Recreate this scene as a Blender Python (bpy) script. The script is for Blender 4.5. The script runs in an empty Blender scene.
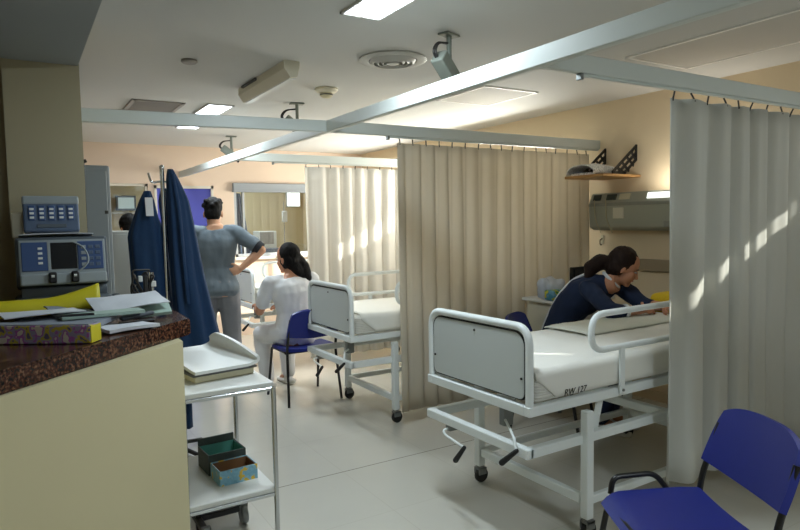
import bpy, bmesh, math, random
from mathutils import Vector, Matrix, noise as mnoise
random.seed(7)
PI = math.pi
sc = bpy.context.scene
C = sc.collection

# ------------------------------------------------------------------ camera, world, sun, exposure
cd = bpy.data.cameras.new('camera')
cam = bpy.data.objects.new('camera', cd)
C.objects.link(cam)
sc.camera = cam
cd.sensor_width = 36.0
cd.lens = 627.135 / 800 * 36.0
cd.clip_start = 0.05
cam.matrix_world = Matrix((
    (0.8542748, 0.0501155, -0.5174002, 0.0),
    (-0.5195568, 0.0505497, -0.8529393, 0.0),
    (-0.0165911, 0.9974634, 0.0692212, 1.5),
    (0, 0, 0, 1)))
w = bpy.data.worlds.new('world')
sc.world = w
w.use_nodes = True
w.node_tree.nodes['Background'].inputs[0].default_value = (0.75, 0.87, 1.0, 1)
w.node_tree.nodes['Background'].inputs[1].default_value = 1.2

SUN_DIR = Vector((-1.0, 0.85, -0.45)).normalized()
sd = bpy.data.lights.new('sun', 'SUN')
sd.energy = 6.0
sd.angle = 0.012
sd.color = (1.0, 0.95, 0.86)
so = bpy.data.objects.new('sun', sd)
so.rotation_euler = SUN_DIR.to_track_quat('-Z', 'Y').to_euler()
so.location = (8, 0, 5)
C.objects.link(so)


def daylight(x, y, z, sy, sz, power, col=(0.93, 0.97, 1.0), rot=(0, PI / 2, 0)):
    l = bpy.data.lights.new('window_daylight', 'AREA')
    l.shape = 'RECTANGLE'
    l.size = sz
    l.size_y = sy
    l.energy = power
    l.color = col
    o = bpy.data.objects.new('window_daylight', l)
    o.location = (x, y, z)
    o.rotation_euler = rot
    C.objects.link(o)


daylight(4.56, 0.75, 1.87, 1.05, 0.16, 12)
daylight(1.9, -2.76, 1.5, 2.3, 1.05, 150, (0.88, 0.95, 1.0), (PI / 2, 0, PI))  # soft front fill from an added window behind the camera
daylight(4.56, 5.05, 1.92, 1.25, 0.27, 95, (1.0, 0.95, 0.88))
daylight(4.56, 7.0, 1.55, 1.5, 1.05, 80, (1.0, 0.95, 0.88))

sc.view_settings.view_transform = 'Standard'
sc.view_settings.look = 'None'
sc.view_settings.exposure = 0.12
sc.view_settings.gamma = 1.0
sc.view_settings.use_curve_mapping = False
sc.cycles.use_denoising = True
sc.cycles.max_bounces = 10
sc.cycles.diffuse_bounces = 6
sc.cycles.sample_clamp_indirect = 6.0
sc.cycles.caustics_reflective = False
sc.cycles.caustics_refractive = False


# ------------------------------------------------------------------ materials
def lin(h):
    h = h.lstrip('#')
    out = []
    for i in (0, 2, 4):
        c = int(h[i:i + 2], 16) / 255
        out.append(c / 12.92 if c <= 0.04045 else ((c + 0.055) / 1.055) ** 2.4)
    return (*out, 1)


def mat(name, col, rough=0.6, metal=0.0, var=0.06, scale=6.0, bump=0.0, bscale=60.0, coat=0.0, spec=0.5, stretch=None):
    m = bpy.data.materials.new(name)
    m.use_nodes = True
    nt = m.node_tree
    b = nt.nodes['Principled BSDF']
    c = lin(col)
    tc = nt.nodes.new('ShaderNodeTexCoord')
    src = tc.outputs['Object']
    if stretch:
        mp = nt.nodes.new('ShaderNodeMapping')
        mp.inputs['Scale'].default_value = stretch
        nt.links.new(src, mp.inputs[0])
        src = mp.outputs[0]
    n = nt.nodes.new('ShaderNodeTexNoise')
    n.inputs['Scale'].default_value = scale
    n.inputs['Detail'].default_value = 4
    nt.links.new(src, n.inputs['Vector'])
    mx = nt.nodes.new('ShaderNodeMix')
    mx.data_type = 'RGBA'
    mx.inputs['A'].default_value = tuple(v * (1 - var) for v in c[:3]) + (1,)
    mx.inputs['B'].default_value = tuple(min(1, v * (1 + var)) for v in c[:3]) + (1,)
    nt.links.new(n.outputs[0], mx.inputs['Factor'])
    nt.links.new(mx.outputs['Result'], b.inputs['Base Color'])
    b.inputs['Roughness'].default_value = rough
    b.inputs['Metallic'].default_value = metal
    b.inputs['Coat Weight'].default_value = coat
    b.inputs['Specular IOR Level'].default_value = spec
    if bump > 0:
        n2 = nt.nodes.new('ShaderNodeTexNoise')
        n2.inputs['Scale'].default_value = bscale
        n2.inputs['Detail'].default_value = 3
        nt.links.new(src, n2.inputs['Vector'])
        bp = nt.nodes.new('ShaderNodeBump')
        bp.inputs['Strength'].default_value = bump
        bp.inputs['Distance'].default_value = 0.01
        nt.links.new(n2.outputs[0], bp.inputs['Height'])
        nt.links.new(bp.outputs[0], b.inputs['Normal'])
    return m


def emit(name, col, strength):
    m = bpy.data.materials.new(name)
    m.use_nodes = True
    b = m.node_tree.nodes['Principled BSDF']
    b.inputs['Base Color'].default_value = lin(col)
    b.inputs['Emission Color'].default_value = lin(col)
    b.inputs['Emission Strength'].default_value = strength
    return m


def curtain_mat(name, col, trans):
    m = bpy.data.materials.new(name)
    m.use_nodes = True
    nt = m.node_tree
    out = nt.nodes['Material Output']
    b = nt.nodes['Principled BSDF']
    b.inputs['Base Color'].default_value = lin(col)
    b.inputs['Roughness'].default_value = 0.85
    b.inputs['Specular IOR Level'].default_value = 0.2
    tc = nt.nodes.new('ShaderNodeTexCoord')
    n = nt.nodes.new('ShaderNodeTexNoise')
    n.inputs['Scale'].default_value = 260
    nt.links.new(tc.outputs['Object'], n.inputs['Vector'])
    bp = nt.nodes.new('ShaderNodeBump')
    bp.inputs['Strength'].default_value = 0.08
    bp.inputs['Distance'].default_value = 0.003
    nt.links.new(n.outputs[0], bp.inputs['Height'])
    nt.links.new(bp.outputs[0], b.inputs['Normal'])
    t = nt.nodes.new('ShaderNodeBsdfTranslucent')
    t.inputs[0].default_value = lin(col)
    mx = nt.nodes.new('ShaderNodeMixShader')
    mx.inputs[0].default_value = trans
    nt.links.new(b.outputs[0], mx.inputs[1])
    nt.links.new(t.outputs[0], mx.inputs[2])
    nt.links.new(mx.outputs[0], out.inputs[0])
    return m


def floor_mat():
    m = mat('floor_tiles', '#cfccc2', 0.16, 0, 0.05, 2.5, spec=0.5)
    nt = m.node_tree
    b = nt.nodes['Principled BSDF']
    tc = nt.nodes.new('ShaderNodeTexCoord')
    mp = nt.nodes.new('ShaderNodeMapping')
    mp.inputs['Location'].default_value = (0.2, -0.34, 0)
    nt.links.new(tc.outputs['Object'], mp.inputs[0])
    br = nt.nodes.new('ShaderNodeTexBrick')
    br.offset = 0.0
    br.inputs['Scale'].default_value = 1.0
    br.inputs['Brick Width'].default_value = 0.6
    br.inputs['Row Height'].default_value = 0.6
    br.inputs['Mortar Size'].default_value = 0.0025
    br.inputs['Color1'].default_value = (1, 1, 1, 1)
    br.inputs['Color2'].default_value = (0.97, 0.97, 0.96, 1)
    br.inputs['Mortar'].default_value = (0.90, 0.89, 0.87, 1)
    nt.links.new(mp.outputs[0], br.inputs['Vector'])
    n = nt.nodes.new('ShaderNodeTexNoise')
    n.inputs['Scale'].default_value = 9
    n.inputs['Detail'].default_value = 6
    nt.links.new(tc.outputs['Object'], n.inputs['Vector'])
    old = b.inputs['Base Color'].links[0].from_socket
    mx = nt.nodes.new('ShaderNodeMix')
    mx.data_type = 'RGBA'
    mx.blend_type = 'MULTIPLY'
    mx.inputs['Factor'].default_value = 1
    nt.links.new(old, mx.inputs['A'])
    nt.links.new(br.outputs['Color'], mx.inputs['B'])
    sp = nt.nodes.new('ShaderNodeSeparateXYZ')
    nt.links.new(tc.outputs['Object'], sp.inputs[0])
    cm = nt.nodes.new('ShaderNodeMath')
    cm.operation = 'COMPARE'
    cm.inputs[1].default_value = 3.34
    cm.inputs[2].default_value = 0.004
    nt.links.new(sp.outputs['Y'], cm.inputs[0])
    m2 = nt.nodes.new('ShaderNodeMix')
    m2.data_type = 'RGBA'
    m2.blend_type = 'MULTIPLY'
    m2.inputs['B'].default_value = (0.45, 0.44, 0.42, 1)
    nt.links.new(cm.outputs[0], m2.inputs['Factor'])
    nt.links.new(mx.outputs['Result'], m2.inputs['A'])
    nt.links.new(m2.outputs['Result'], b.inputs['Base Color'])
    mr = nt.nodes.new('ShaderNodeMapRange')
    mr.inputs['To Min'].default_value = 0.14
    mr.inputs['To Max'].default_value = 0.30
    nt.links.new(n.outputs[0], mr.inputs[0])
    nt.links.new(mr.outputs[0], b.inputs['Roughness'])
    return m


def granite_mat():
    m = mat('granite', '#5a2f22', 0.2, 0, 0.1, 4)
    nt = m.node_tree
    b = nt.nodes['Principled BSDF']
    tc = nt.nodes.new('ShaderNodeTexCoord')
    v = nt.nodes.new('ShaderNodeTexNoise')
    v.inputs['Scale'].default_value = 95
    v.inputs['Detail'].default_value = 5
    nt.links.new(tc.outputs['Object'], v.inputs['Vector'])
    r = nt.nodes.new('ShaderNodeValToRGB')
    e = r.color_ramp.elements
    e[0].position = 0.38
    e[0].color = lin('#1d120d')
    e[1].position = 0.68
    e[1].color = lin('#7d5a42')
    x = r.color_ramp.elements.new(0.52)
    x.color = lin('#49291d')
    nt.links.new(v.outputs[0], r.inputs[0])
    nt.links.new(r.outputs[0], b.inputs['Base Color'])
    return m


def blotch_mat(name, cols, scale=18.0, rough=0.5):
    m = mat(name, '#ffffff', rough)
    nt = m.node_tree
    b = nt.nodes['Principled BSDF']
    tc = nt.nodes.new('ShaderNodeTexCoord')
    v = nt.nodes.new('ShaderNodeTexNoise')
    v.inputs['Scale'].default_value = scale
    v.inputs['Detail'].default_value = 1.5
    nt.links.new(tc.outputs['Object'], v.inputs['Vector'])
    r = nt.nodes.new('ShaderNodeValToRGB')
    r.color_ramp.interpolation = 'CONSTANT'
    e = r.color_ramp.elements
    e[0].position = 0
    e[0].color = lin(cols[0])
    e[1].position = 0.36
    e[1].color = lin(cols[1])
    for i, c in enumerate(cols[2:]):
        x = e.new(0.36 + (i + 1) * 0.32 / (len(cols) - 1))
        x.color = lin(c)
    nt.links.new(v.outputs[0], r.inputs[0])
    nt.links.new(r.outputs[0], b.inputs['Base Color'])
    return m


def glass_mat():
    m = bpy.data.materials.new('window_glass')
    m.use_nodes = True
    nt = m.node_tree
    out = nt.nodes['Material Output']
    nt.nodes.remove(nt.nodes['Principled BSDF'])
    tr = nt.nodes.new('ShaderNodeBsdfTransparent')
    tr.inputs[0].default_value = (0.96, 0.98, 0.97, 1)
    gl = nt.nodes.new('ShaderNodeBsdfGlossy')
    gl.inputs['Roughness'].default_value = 0.02
    fr = nt.nodes.new('ShaderNodeLayerWeight')
    pw = nt.nodes.new('ShaderNodeMath')
    pw.operation = 'POWER'
    pw.inputs[1].default_value = 4.0
    nt.links.new(fr.outputs['Facing'], pw.inputs[0])
    ma = nt.nodes.new('ShaderNodeMath')
    ma.operation = 'MULTIPLY_ADD'
    ma.inputs[1].default_value = 0.7
    ma.inputs[2].default_value = 0.05
    nt.links.new(pw.outputs[0], ma.inputs[0])
    mx = nt.nodes.new('ShaderNodeMixShader')
    nt.links.new(ma.outputs[0], mx.inputs[0])
    nt.links.new(tr.outputs[0], mx.inputs[1])
    nt.links.new(gl.outputs[0], mx.inputs[2])
    nt.links.new(mx.outputs[0], out.inputs[0])
    return m


M = {}
M['floor'] = floor_mat()
M['granite'] = granite_mat()
M['glass'] = glass_mat()
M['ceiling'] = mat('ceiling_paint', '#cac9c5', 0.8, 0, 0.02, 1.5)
M['wall_cream'] = mat('wall_cream', '#dfccab', 0.7, 0, 0.03, 1.2)
M['wall_peach'] = mat('wall_peach', '#e4cdb8', 0.7, 0, 0.03, 1.2)
M['wall_ochre'] = mat('wall_ochre', '#c9b68e', 0.7, 0, 0.03, 1.2)
M['pillar'] = mat('pillar_paint', '#a79d80', 0.7, 0, 0.04, 2)
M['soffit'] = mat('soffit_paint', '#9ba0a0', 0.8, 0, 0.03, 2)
M['counter_wall'] = mat('counter_paint', '#c9bf9a', 0.7, 0, 0.04, 3)
M['beam'] = mat('beam_enamel', '#d0d6d2', 0.38, 0, 0.03, 3)
M['bed_white'] = mat('bed_enamel', '#e3e8e7', 0.32, 0, 0.03, 5)
M['bed_panel'] = mat('bed_panel', '#c6cccb', 0.35, 0, 0.03, 3)
M['rubber'] = mat('black_rubber', '#141414', 0.6, 0, 0.1, 20)
M['black_metal'] = mat('black_enamel', '#0e0e10', 0.3, 0, 0.1, 10)
M['chrome'] = mat('chrome', '#c8cbcd', 0.22, 1.0, 0.03, 10)
M['steel'] = mat('grey_steel', '#8a8d8c', 0.4, 0.7, 0.05, 10)
M['blue_plastic'] = mat('blue_fabric_plastic', '#12227c', 0.42, 0, 0.06, 30, bump=0.05, bscale=300)
M['sheet'] = mat('white_cotton', '#e8e6de', 0.85, 0, 0.02, 8, bump=0.35, bscale=9)
M['mattress'] = mat('mattress_ribbed', '#dcdad2', 0.8, 0, 0.03, 8)
M['blanket'] = mat('cream_cotton', '#dcdccf', 0.9, 0, 0.04, 8, bump=0.3, bscale=14)
M['yellow_cloth'] = mat('yellow_cloth', '#d8b51c', 0.8, 0, 0.15, 20, bump=0.3, bscale=20)
M['curtain'] = curtain_mat('curtain_beige', '#dad2c2', 0.42)
M['curtain_pale'] = curtain_mat('curtain_pale', '#dcdcd6', 0.36)
M['curtain_white'] = curtain_mat('curtain_white', '#ece9e2', 0.3)
M['navy'] = mat('navy_cotton', '#10213f', 0.85, 0, 0.12, 14, bump=0.4, bscale=16)
M['gown_blue'] = mat('blue_gown', '#0a3157', 0.8, 0, 0.18, 10, bump=0.5, bscale=14)
M['scrub_grey'] = mat('grey_scrub_cotton', '#626d75', 0.85, 0, 0.06, 12, bump=0.5, bscale=14)
M['scrub_trouser'] = mat('grey_trouser_cotton', '#75777c', 0.85, 0, 0.06, 12, bump=0.5, bscale=14)
M['white_cloth'] = mat('white_uniform', '#dedee0', 0.85, 0, 0.03, 12, bump=0.5, bscale=14)
M['dark_cloth'] = mat('dark_cuff', '#1b1d22', 0.85, 0, 0.1, 12)
M['skin'] = mat('skin', '#b98263', 0.55, 0, 0.06, 18)
M['skin_light'] = mat('skin_light', '#c49576', 0.55, 0, 0.06, 18)
M['lips'] = mat('lips', '#95504a', 0.5, 0, 0.05, 20)
M['eye'] = mat('eye_white', '#a8a29a', 0.3, 0, 0.02, 20)
M['iris'] = mat('iris', '#1c120c', 0.2, 0, 0.02, 20)
M['hair_black'] = mat('black_hair', '#0c0908', 0.75, 0, 0.3, 90, bump=0.5, bscale=160, spec=0.2, stretch=(1, 1, 0.15))
M['hair_brown'] = mat('brown_hair', '#21130d', 0.65, 0, 0.3, 90, bump=0.5, bscale=160, spec=0.2, stretch=(1, 1, 0.15))
M['shoe'] = mat('white_shoe', '#d5d3ce', 0.5, 0, 0.04, 10)
M['shoe_dark'] = mat('dark_shoe', '#26262a', 0.5, 0, 0.04, 10)
M['door_blue'] = mat('blue_door', '#4a4fb0', 0.5, 0, 0.05, 2)
M['trim_white'] = mat('white_trim', '#ddd6c8', 0.55, 0, 0.03, 4)
M['alu'] = mat('aluminium', '#b5bac0', 0.4, 0.6, 0.04, 8)
M['blind'] = mat('blind_fabric', '#999ea3', 0.7, 0, 0.03, 6)
M['grey_cab'] = mat('grey_cabinet', '#8d9496', 0.5, 0, 0.04, 4)
M['plastic_white'] = mat('white_plastic', '#d9dad6', 0.4, 0, 0.03, 8)
M['plastic_beige'] = mat('beige_plastic', '#cfc7a8', 0.5, 0, 0.04, 8)
M['plastic_cream'] = mat('cream_plastic', '#d8d2bd', 0.5, 0, 0.04, 8)
M['dev_grey'] = mat('device_grey', '#4d555c', 0.5, 0, 0.06, 10)
M['dev_light'] = mat('device_pale', '#8f9799', 0.5, 0, 0.05, 10)
M['dev_blue'] = mat('device_blue', '#2f4a78', 0.45, 0, 0.06, 10)
M['dev_slate'] = mat('device_slate', '#4a5a72', 0.5, 0, 0.06, 10)
M['screen'] = mat('dark_screen', '#15181d', 0.12, 0, 0.05, 4)
M['screen_lit'] = emit('lit_screen', '#a9b8b8', 0.5)
M['vent_dark'] = mat('vent_dark', '#5d5c59', 0.7, 0, 0.1, 10)
M['vent_white'] = mat('vent_enamel', '#c9c7c1', 0.5, 0, 0.03, 10)
M['grille'] = mat('grille_grey', '#9a948d', 0.6, 0, 0.05, 10)
M['lamp'] = emit('lamp_diffuser', '#e8f3ff', 9.0)
M['lens'] = mat('frosted_lens', '#f0f0ec', 0.25, 0, 0.02, 8)
M['hatch'] = mat('hatch_paint', '#c4c0b9', 0.75, 0, 0.02, 3)
M['hatch_frame'] = mat('hatch_frame', '#f2f0ec', 0.5, 0, 0.02, 3)
M['cable'] = mat('dark_cable', '#2a2826', 0.5, 0, 0.1, 20)
M['cable_cream'] = mat('cream_cable', '#b8ad8c', 0.5, 0, 0.1, 20)
M['cam_body'] = mat('camera_housing', '#7f857c', 0.5, 0.2, 0.06, 10)
M['wood'] = mat('shelf_wood', '#b98d58', 0.5, 0, 0.2, 12, stretch=(4, 0.6, 4))
M['unit_grey'] = mat('unit_enamel', '#a3a494', 0.45, 0, 0.04, 5)
M['unit_top'] = mat('unit_top_enamel', '#8d8e82', 0.5, 0, 0.04, 5)
M['bumper'] = mat('bumper_rail', '#9b8b70', 0.6, 0, 0.04, 5)
M['paper'] = mat('paper', '#ccd0d6', 0.8, 0, 0.03, 10)
M['paper_green'] = mat('green_folder', '#9db3a8', 0.7, 0, 0.05, 10)
M['paper_grey'] = mat('grey_folder', '#7e8590', 0.7, 0, 0.05, 10)
M['paper_dark'] = mat('dark_folder', '#3b3d45', 0.6, 0, 0.05, 10)
M['yellow_plastic'] = mat('yellow_plastic', '#c9bd24', 0.45, 0, 0.1, 8)
M['print_floral'] = blotch_mat('printed_box', ['#5d5570', '#b6a53a', '#8d86a0', '#a05aa0', '#c8bfae'], 30)
M['print_blue'] = blotch_mat('printed_blue', ['#6fa0b4', '#7fb0c4', '#78a9be', '#86b4c4', '#d8b43a'], 34)
M['box_dark'] = mat('dark_green_box', '#39433f', 0.6, 0, 0.1, 12)
M['box_teal'] = mat('teal_lining', '#4e8c80', 0.6, 0, 0.1, 12)
M['cardboard'] = mat('cardboard', '#7c5836', 0.8, 0, 0.1, 12)
M['speckled'] = blotch_mat('speckled_cloth', ['#a9adb2', '#d9dbdd', '#ecedee', '#c4c7cc'], 60)
M['dark_print'] = blotch_mat('dark_print_cloth', ['#1e1c20', '#4a2f30', '#2a2730', '#8a8080'], 40)
M['bag'] = mat('clear_bag', '#b9bdc4', 0.3, 0, 0.1, 20, bump=0.6, bscale=20)
M['pack'] = blotch_mat('pack_print', ['#4c8c3c', '#b8b030', '#4a8a9a', '#6a9ab0'], 22)
M['ink'] = mat('marker_ink', '#22221f', 0.7, 0, 0.1, 20)
M['drape'] = mat('blue_drape', '#53627e', 0.8, 0, 0.08, 10, bump=0.3, bscale=12)
M['red'] = mat('red_plastic', '#8a2a20', 0.5, 0, 0.1, 10)

# ------------------------------------------------------------------ mesh helpers
def NB():
    return bmesh.new()


def obj(name, bm, m, parent=None, smooth=False, autosmooth=True):
    me = bpy.data.meshes.new(name)
    bmesh.ops.recalc_face_normals(bm, faces=bm.faces)
    bm.to_mesh(me)
    bm.free()
    me.materials.append(m)
    if smooth:
        for p in me.polygons:
            p.use_smooth = True
        if autosmooth:
            try:
                me.set_sharp_from_angle(angle=math.radians(40))
            except Exception:
                pass
    o = bpy.data.objects.new(name, me)
    C.objects.link(o)
    if parent:
        o.parent = parent
    return o


def box(bm, a, b, bevel=0.0, seg=2, mtx=None):
    a, b = Vector(a), Vector(b)
    r = bmesh.ops.create_cube(bm, size=1)
    vs = r['verts']
    s = b - a
    c = (a + b) / 2
    for v in vs:
        v.co = Vector((v.co.x * s.x, v.co.y * s.y, v.co.z * s.z)) + c
    if bevel > 0:
        es = list({e for v in vs for e in v.link_edges})
        rb = bmesh.ops.bevel(bm, geom=es, offset=min(bevel, min(abs(s.x), abs(s.y), abs(s.z)) * 0.49), segments=seg, affect='EDGES', profile=0.5)
        vs = list({v for f in rb['faces'] for v in f.verts} | {v for v in vs if v.is_valid})
    if mtx is not None:
        for v in vs:
            v.co = mtx @ v.co
    return vs


def fillet(pts, r, n=5):
    pts = [Vector(p) for p in pts]
    out = [pts[0]]
    for i in range(1, len(pts) - 1):
        p, a, b = pts[i], pts[i - 1], pts[i + 1]
        da, db = (a - p), (b - p)
        rr = min(r, da.length * 0.49, db.length * 0.49)
        s, e = p + da.normalized() * rr, p + db.normalized() * rr
        for k in range(n + 1):
            t = k / n
            out.append((1 - t) ** 2 * s + 2 * t * (1 - t) * p + t * t * e)
    out.append(pts[-1])
    return out


def tube(bm, pts, r, seg=10, caps=True, closed=False):
    pts = [Vector(p) for p in pts]
    n = len(pts)
    rad = r if isinstance(r, (list, tuple)) else [r] * n
    rings = []
    up = None
    for i in range(n):
        if closed:
            t = (pts[(i + 1) % n] - pts[i - 1]).normalized()
        elif i == 0:
            t = (pts[1] - pts[0]).normalized()
        elif i == n - 1:
            t = (pts[-1] - pts[-2]).normalized()
        else:
            t = ((pts[i + 1] - pts[i]).normalized() + (pts[i] - pts[i - 1]).normalized()).normalized()
        if up is None:
            up = Vector((0, 0, 1)) if abs(t.z) < 0.9 else Vector((1, 0, 0))
        x = t.cross(up)
        if x.length < 1e-6:
            x = t.cross(Vector((0, 1, 0)))
        x.normalize()
        y = x.cross(t).normalized()
        up = y
        rings.append([bm.verts.new(pts[i] + (x * math.cos(2 * PI * k / seg) + y * math.sin(2 * PI * k / seg)) * rad[i]) for k in range(seg)])
    m = n if closed else n - 1
    for i in range(m):
        A, B = rings[i], rings[(i + 1) % n]
        for k in range(seg):
            bm.faces.new((A[k], A[(k + 1) % seg], B[(k + 1) % seg], B[k]))
    if caps and not closed:
        bm.faces.new(rings[0][::-1])
        bm.faces.new(rings[-1])


def bar(bm, a, b, w_, h_, bevel=0.004):
    """square section bar from a to b; w_ horizontal, h_ the other way"""
    a, b = Vector(a), Vector(b)
    t = (b - a)
    L = t.length
    t.normalize()
    up = Vector((0, 0, 1)) if abs(t.z) < 0.95 else Vector((1, 0, 0))
    x = t.cross(up).normalized()
    y = x.cross(t).normalized()
    mt = Matrix(((t.x, x.x, y.x, (a.x + b.x) / 2), (t.y, x.y, y.y, (a.y + b.y) / 2), (t.z, x.z, y.z, (a.z + b.z) / 2), (0, 0, 0, 1)))
    box(bm, (-L / 2, -w_ / 2, -h_ / 2), (L / 2, w_ / 2, h_ / 2), bevel, 1, mt)


def lathe(bm, prof, center=(0, 0, 0), seg=32, axis='z'):
    c = Vector(center)
    rings = []
    for r, z in prof:
        ring = []
        for k in range(seg):
            a = 2 * PI * k / seg
            v = Vector((r * math.cos(a), r * math.sin(a), z))
            if axis == 'y':
                v = Vector((v.x, v.z, v.y))
            elif axis == 'x':
                v = Vector((v.z, v.x, v.y))
            ring.append(bm.verts.new(c + v))
        rings.append(ring)
    for A, B in zip(rings, rings[1:]):
        for k in range(seg):
            bm.faces.new((A[k], A[(k + 1) % seg], B[(k + 1) % seg], B[k]))
    bm.faces.new(rings[0])
    bm.faces.new(rings[-1])


def prism(bm, poly, z0, z1):
    lo = [bm.verts.new((x, y, z0)) for x, y in poly]
    hi = [bm.verts.new((x, y, z1)) for x, y in poly]
    n = len(poly)
    bm.faces.new(lo[::-1])
    bm.faces.new(hi)
    for i in range(n):
        bm.faces.new((lo[i], lo[(i + 1) % n], hi[(i + 1) % n], hi[i]))


def sheet(bm, f, nu, nv, thick):
    """closed thin solid from point function f(u,v), offset along the surface normal"""
    P = [[Vector(f(i / nu, j / nv)) for j in range(nv + 1)] for i in range(nu + 1)]
    top, bot = [], []
    for i in range(nu + 1):
        ra, rb = [], []
        for j in range(nv + 1):
            du = P[min(i + 1, nu)][j] - P[max(i - 1, 0)][j]
            dv = P[i][min(j + 1, nv)] - P[i][max(j - 1, 0)]
            n = du.cross(dv)
            n = n.normalized() if n.length > 1e-9 else Vector((0, 0, 1))
            ra.append(bm.verts.new(P[i][j] + n * thick / 2))
            rb.append(bm.verts.new(P[i][j] - n * thick / 2))
        top.append(ra)
        bot.append(rb)
    for i in range(nu):
        for j in range(nv):
            bm.faces.new((top[i][j], top[i + 1][j], top[i + 1][j + 1], top[i][j + 1]))
            bm.faces.new((bot[i][j], bot[i][j + 1], bot[i + 1][j + 1], bot[i + 1][j]))
    for i in range(nu):
        bm.faces.new((top[i][0], bot[i][0], bot[i + 1][0], top[i + 1][0]))
        bm.faces.new((top[i][nv], top[i + 1][nv], bot[i + 1][nv], bot[i][nv]))
    for j in range(nv):
        bm.faces.new((top[0][j], top[0][j + 1], bot[0][j + 1], bot[0][j]))
        bm.faces.new((top[nu][j], bot[nu][j], bot[nu][j + 1], top[nu][j + 1]))


def ell(bm, c, r, mtx=None, sub=3):
    res = bmesh.ops.create_icosphere(bm, subdivisions=sub, radius=1)
    c = Vector(c)
    for v in res['verts']:
        p = Vector((v.co.x * r[0], v.co.y * r[1], v.co.z * r[2]))
        if mtx is not None:
            p = mtx @ p
        v.co = c + p
    return res['verts']


def cap(bm, p0, p1, r0, r1, seg=14):
    """tapered capsule"""
    p0, p1 = Vector(p0), Vector(p1)
    t = p1 - p0
    L = t.length
    t = t.normalized() if L > 1e-6 else Vector((0, 0, 1))
    pts, rr = [], []
    for k in range(4):
        a = PI / 2 * (1 - k / 4)
        pts.append(p0 - t * r0 * math.sin(a))
        rr.append(max(1e-4, r0 * math.cos(a)))
    pts.append(p0)
    rr.append(r0)
    pts.append(p1)
    rr.append(r1)
    for k in range(1, 5):
        a = PI / 2 * k / 4
        pts.append(p1 + t * r1 * math.sin(a))
        rr.append(max(1e-4, r1 * math.cos(a)))
    up = Vector((0, 0, 1)) if abs(t.z) < 0.9 else Vector((1, 0, 0))
    x = t.cross(up).normalized()
    y = x.cross(t)
    rings = [[bm.verts.new(p + (x * math.cos(2 * PI * k / seg) + y * math.sin(2 * PI * k / seg)) * r) for k in range(seg)] for p, r in zip(pts, rr)]
    for A, B in zip(rings, rings[1:]):
        for k in range(seg):
            bm.faces.new((A[k], A[(k + 1) % seg], B[(k + 1) % seg], B[k]))
    bm.faces.new(rings[0][::-1])
    bm.faces.new(rings[-1])


def chain(bm, pts, radii):
    for i in range(len(pts) - 1):
        cap(bm, pts[i], pts[i + 1], radii[i], radii[i + 1])


def loft(bm, secs, seg=24, p=2.3):
    rings = []
    for c, sv, fv in secs:
        ring = []
        for k in range(seg):
            a = 2 * PI * k / seg
            ca, sa = math.cos(a), math.sin(a)
            q = (abs(ca) ** p + abs(sa) ** p) ** (-1 / p)
            ring.append(bm.verts.new(Vector(c) + sv * ca * q + fv * sa * q))
        rings.append(ring)
    for A, B in zip(rings, rings[1:]):
        for k in range(seg):
            bm.faces.new((A[k], A[(k + 1) % seg], B[(k + 1) % seg], B[k]))
    bm.faces.new(rings[0][::-1])
    bm.faces.new(rings[-1])


def fuse(name, bm, m, parent, voxel=0.007, smooth=4, rough=0.0, rscale=12.0):
    """merge overlapping closed shapes into one continuous surface"""
    bmesh.ops.recalc_face_normals(bm, faces=bm.faces)
    me = bpy.data.meshes.new(name)
    bm.to_mesh(me)
    bm.free()
    t = bpy.data.objects.new('shaping', me)
    C.objects.link(t)
    r = t.modifiers.new('r', 'REMESH')
    r.mode = 'VOXEL'
    r.voxel_size = voxel
    if smooth:
        s = t.modifiers.new('s', 'SMOOTH')
        s.factor = 0.5
        s.iterations = smooth
    dg = bpy.context.evaluated_depsgraph_get()
    new = bpy.data.meshes.new_from_object(t.evaluated_get(dg))
    bpy.data.objects.remove(t)
    new.name = name
    if rough:
        for v in new.vertices:
            p = Vector(v.co) * rscale
            d = mnoise.noise(p) * rough + mnoise.noise(Vector((p.x * 2.3, p.y * 2.3, p.z * 0.9))) * rough * 0.6
            v.co = Vector(v.co) + Vector(v.normal) * d
    new.materials.clear()
    new.materials.append(m)
    for p in new.polygons:
        p.use_smooth = True
    o = bpy.data.objects.new(name, new)
    C.objects.link(o)
    o.parent = parent
    return o


def tag(o, label, cat, group=None, kind=None):
    o['label'] = label
    o['category'] = cat
    if group:
        o['group'] = group
    if kind:
        o['kind'] = kind
    return o


def thing(name, label, cat, loc=(0, 0, 0), rotz=0.0, group=None):
    o = bpy.data.objects.new(name, None)
    o.empty_display_size = 0.1
    o.location = loc
    o.rotation_euler = (0, 0, rotz)
    C.objects.link(o)
    return tag(o, label, cat, group)


def struct(name, bm, m, parent=None, smooth=False):
    o = obj(name, bm, m, parent, smooth)
    if parent is None:
        o['kind'] = 'structure'
    return o


def struct_root(name, loc=(0, 0, 0)):
    o = bpy.data.objects.new(name, None)
    o.location = loc
    C.objects.link(o)
    o['kind'] = 'structure'
    return o


def copy_tree(o, loc=None, rotz=None, label=None, group=None):
    def cp(src, par):
        c = src.copy()
        C.objects.link(c)
        c.parent = par
        for ch in list(src.children):
            cp(ch, c)
        return c
    r = cp(o, None)
    if loc is not None:
        r.location = loc
    if rotz is not None:
        r.rotation_euler = (0, 0, rotz)
    if label:
        r['label'] = label
    if group:
        r['group'] = group
    return r


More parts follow.
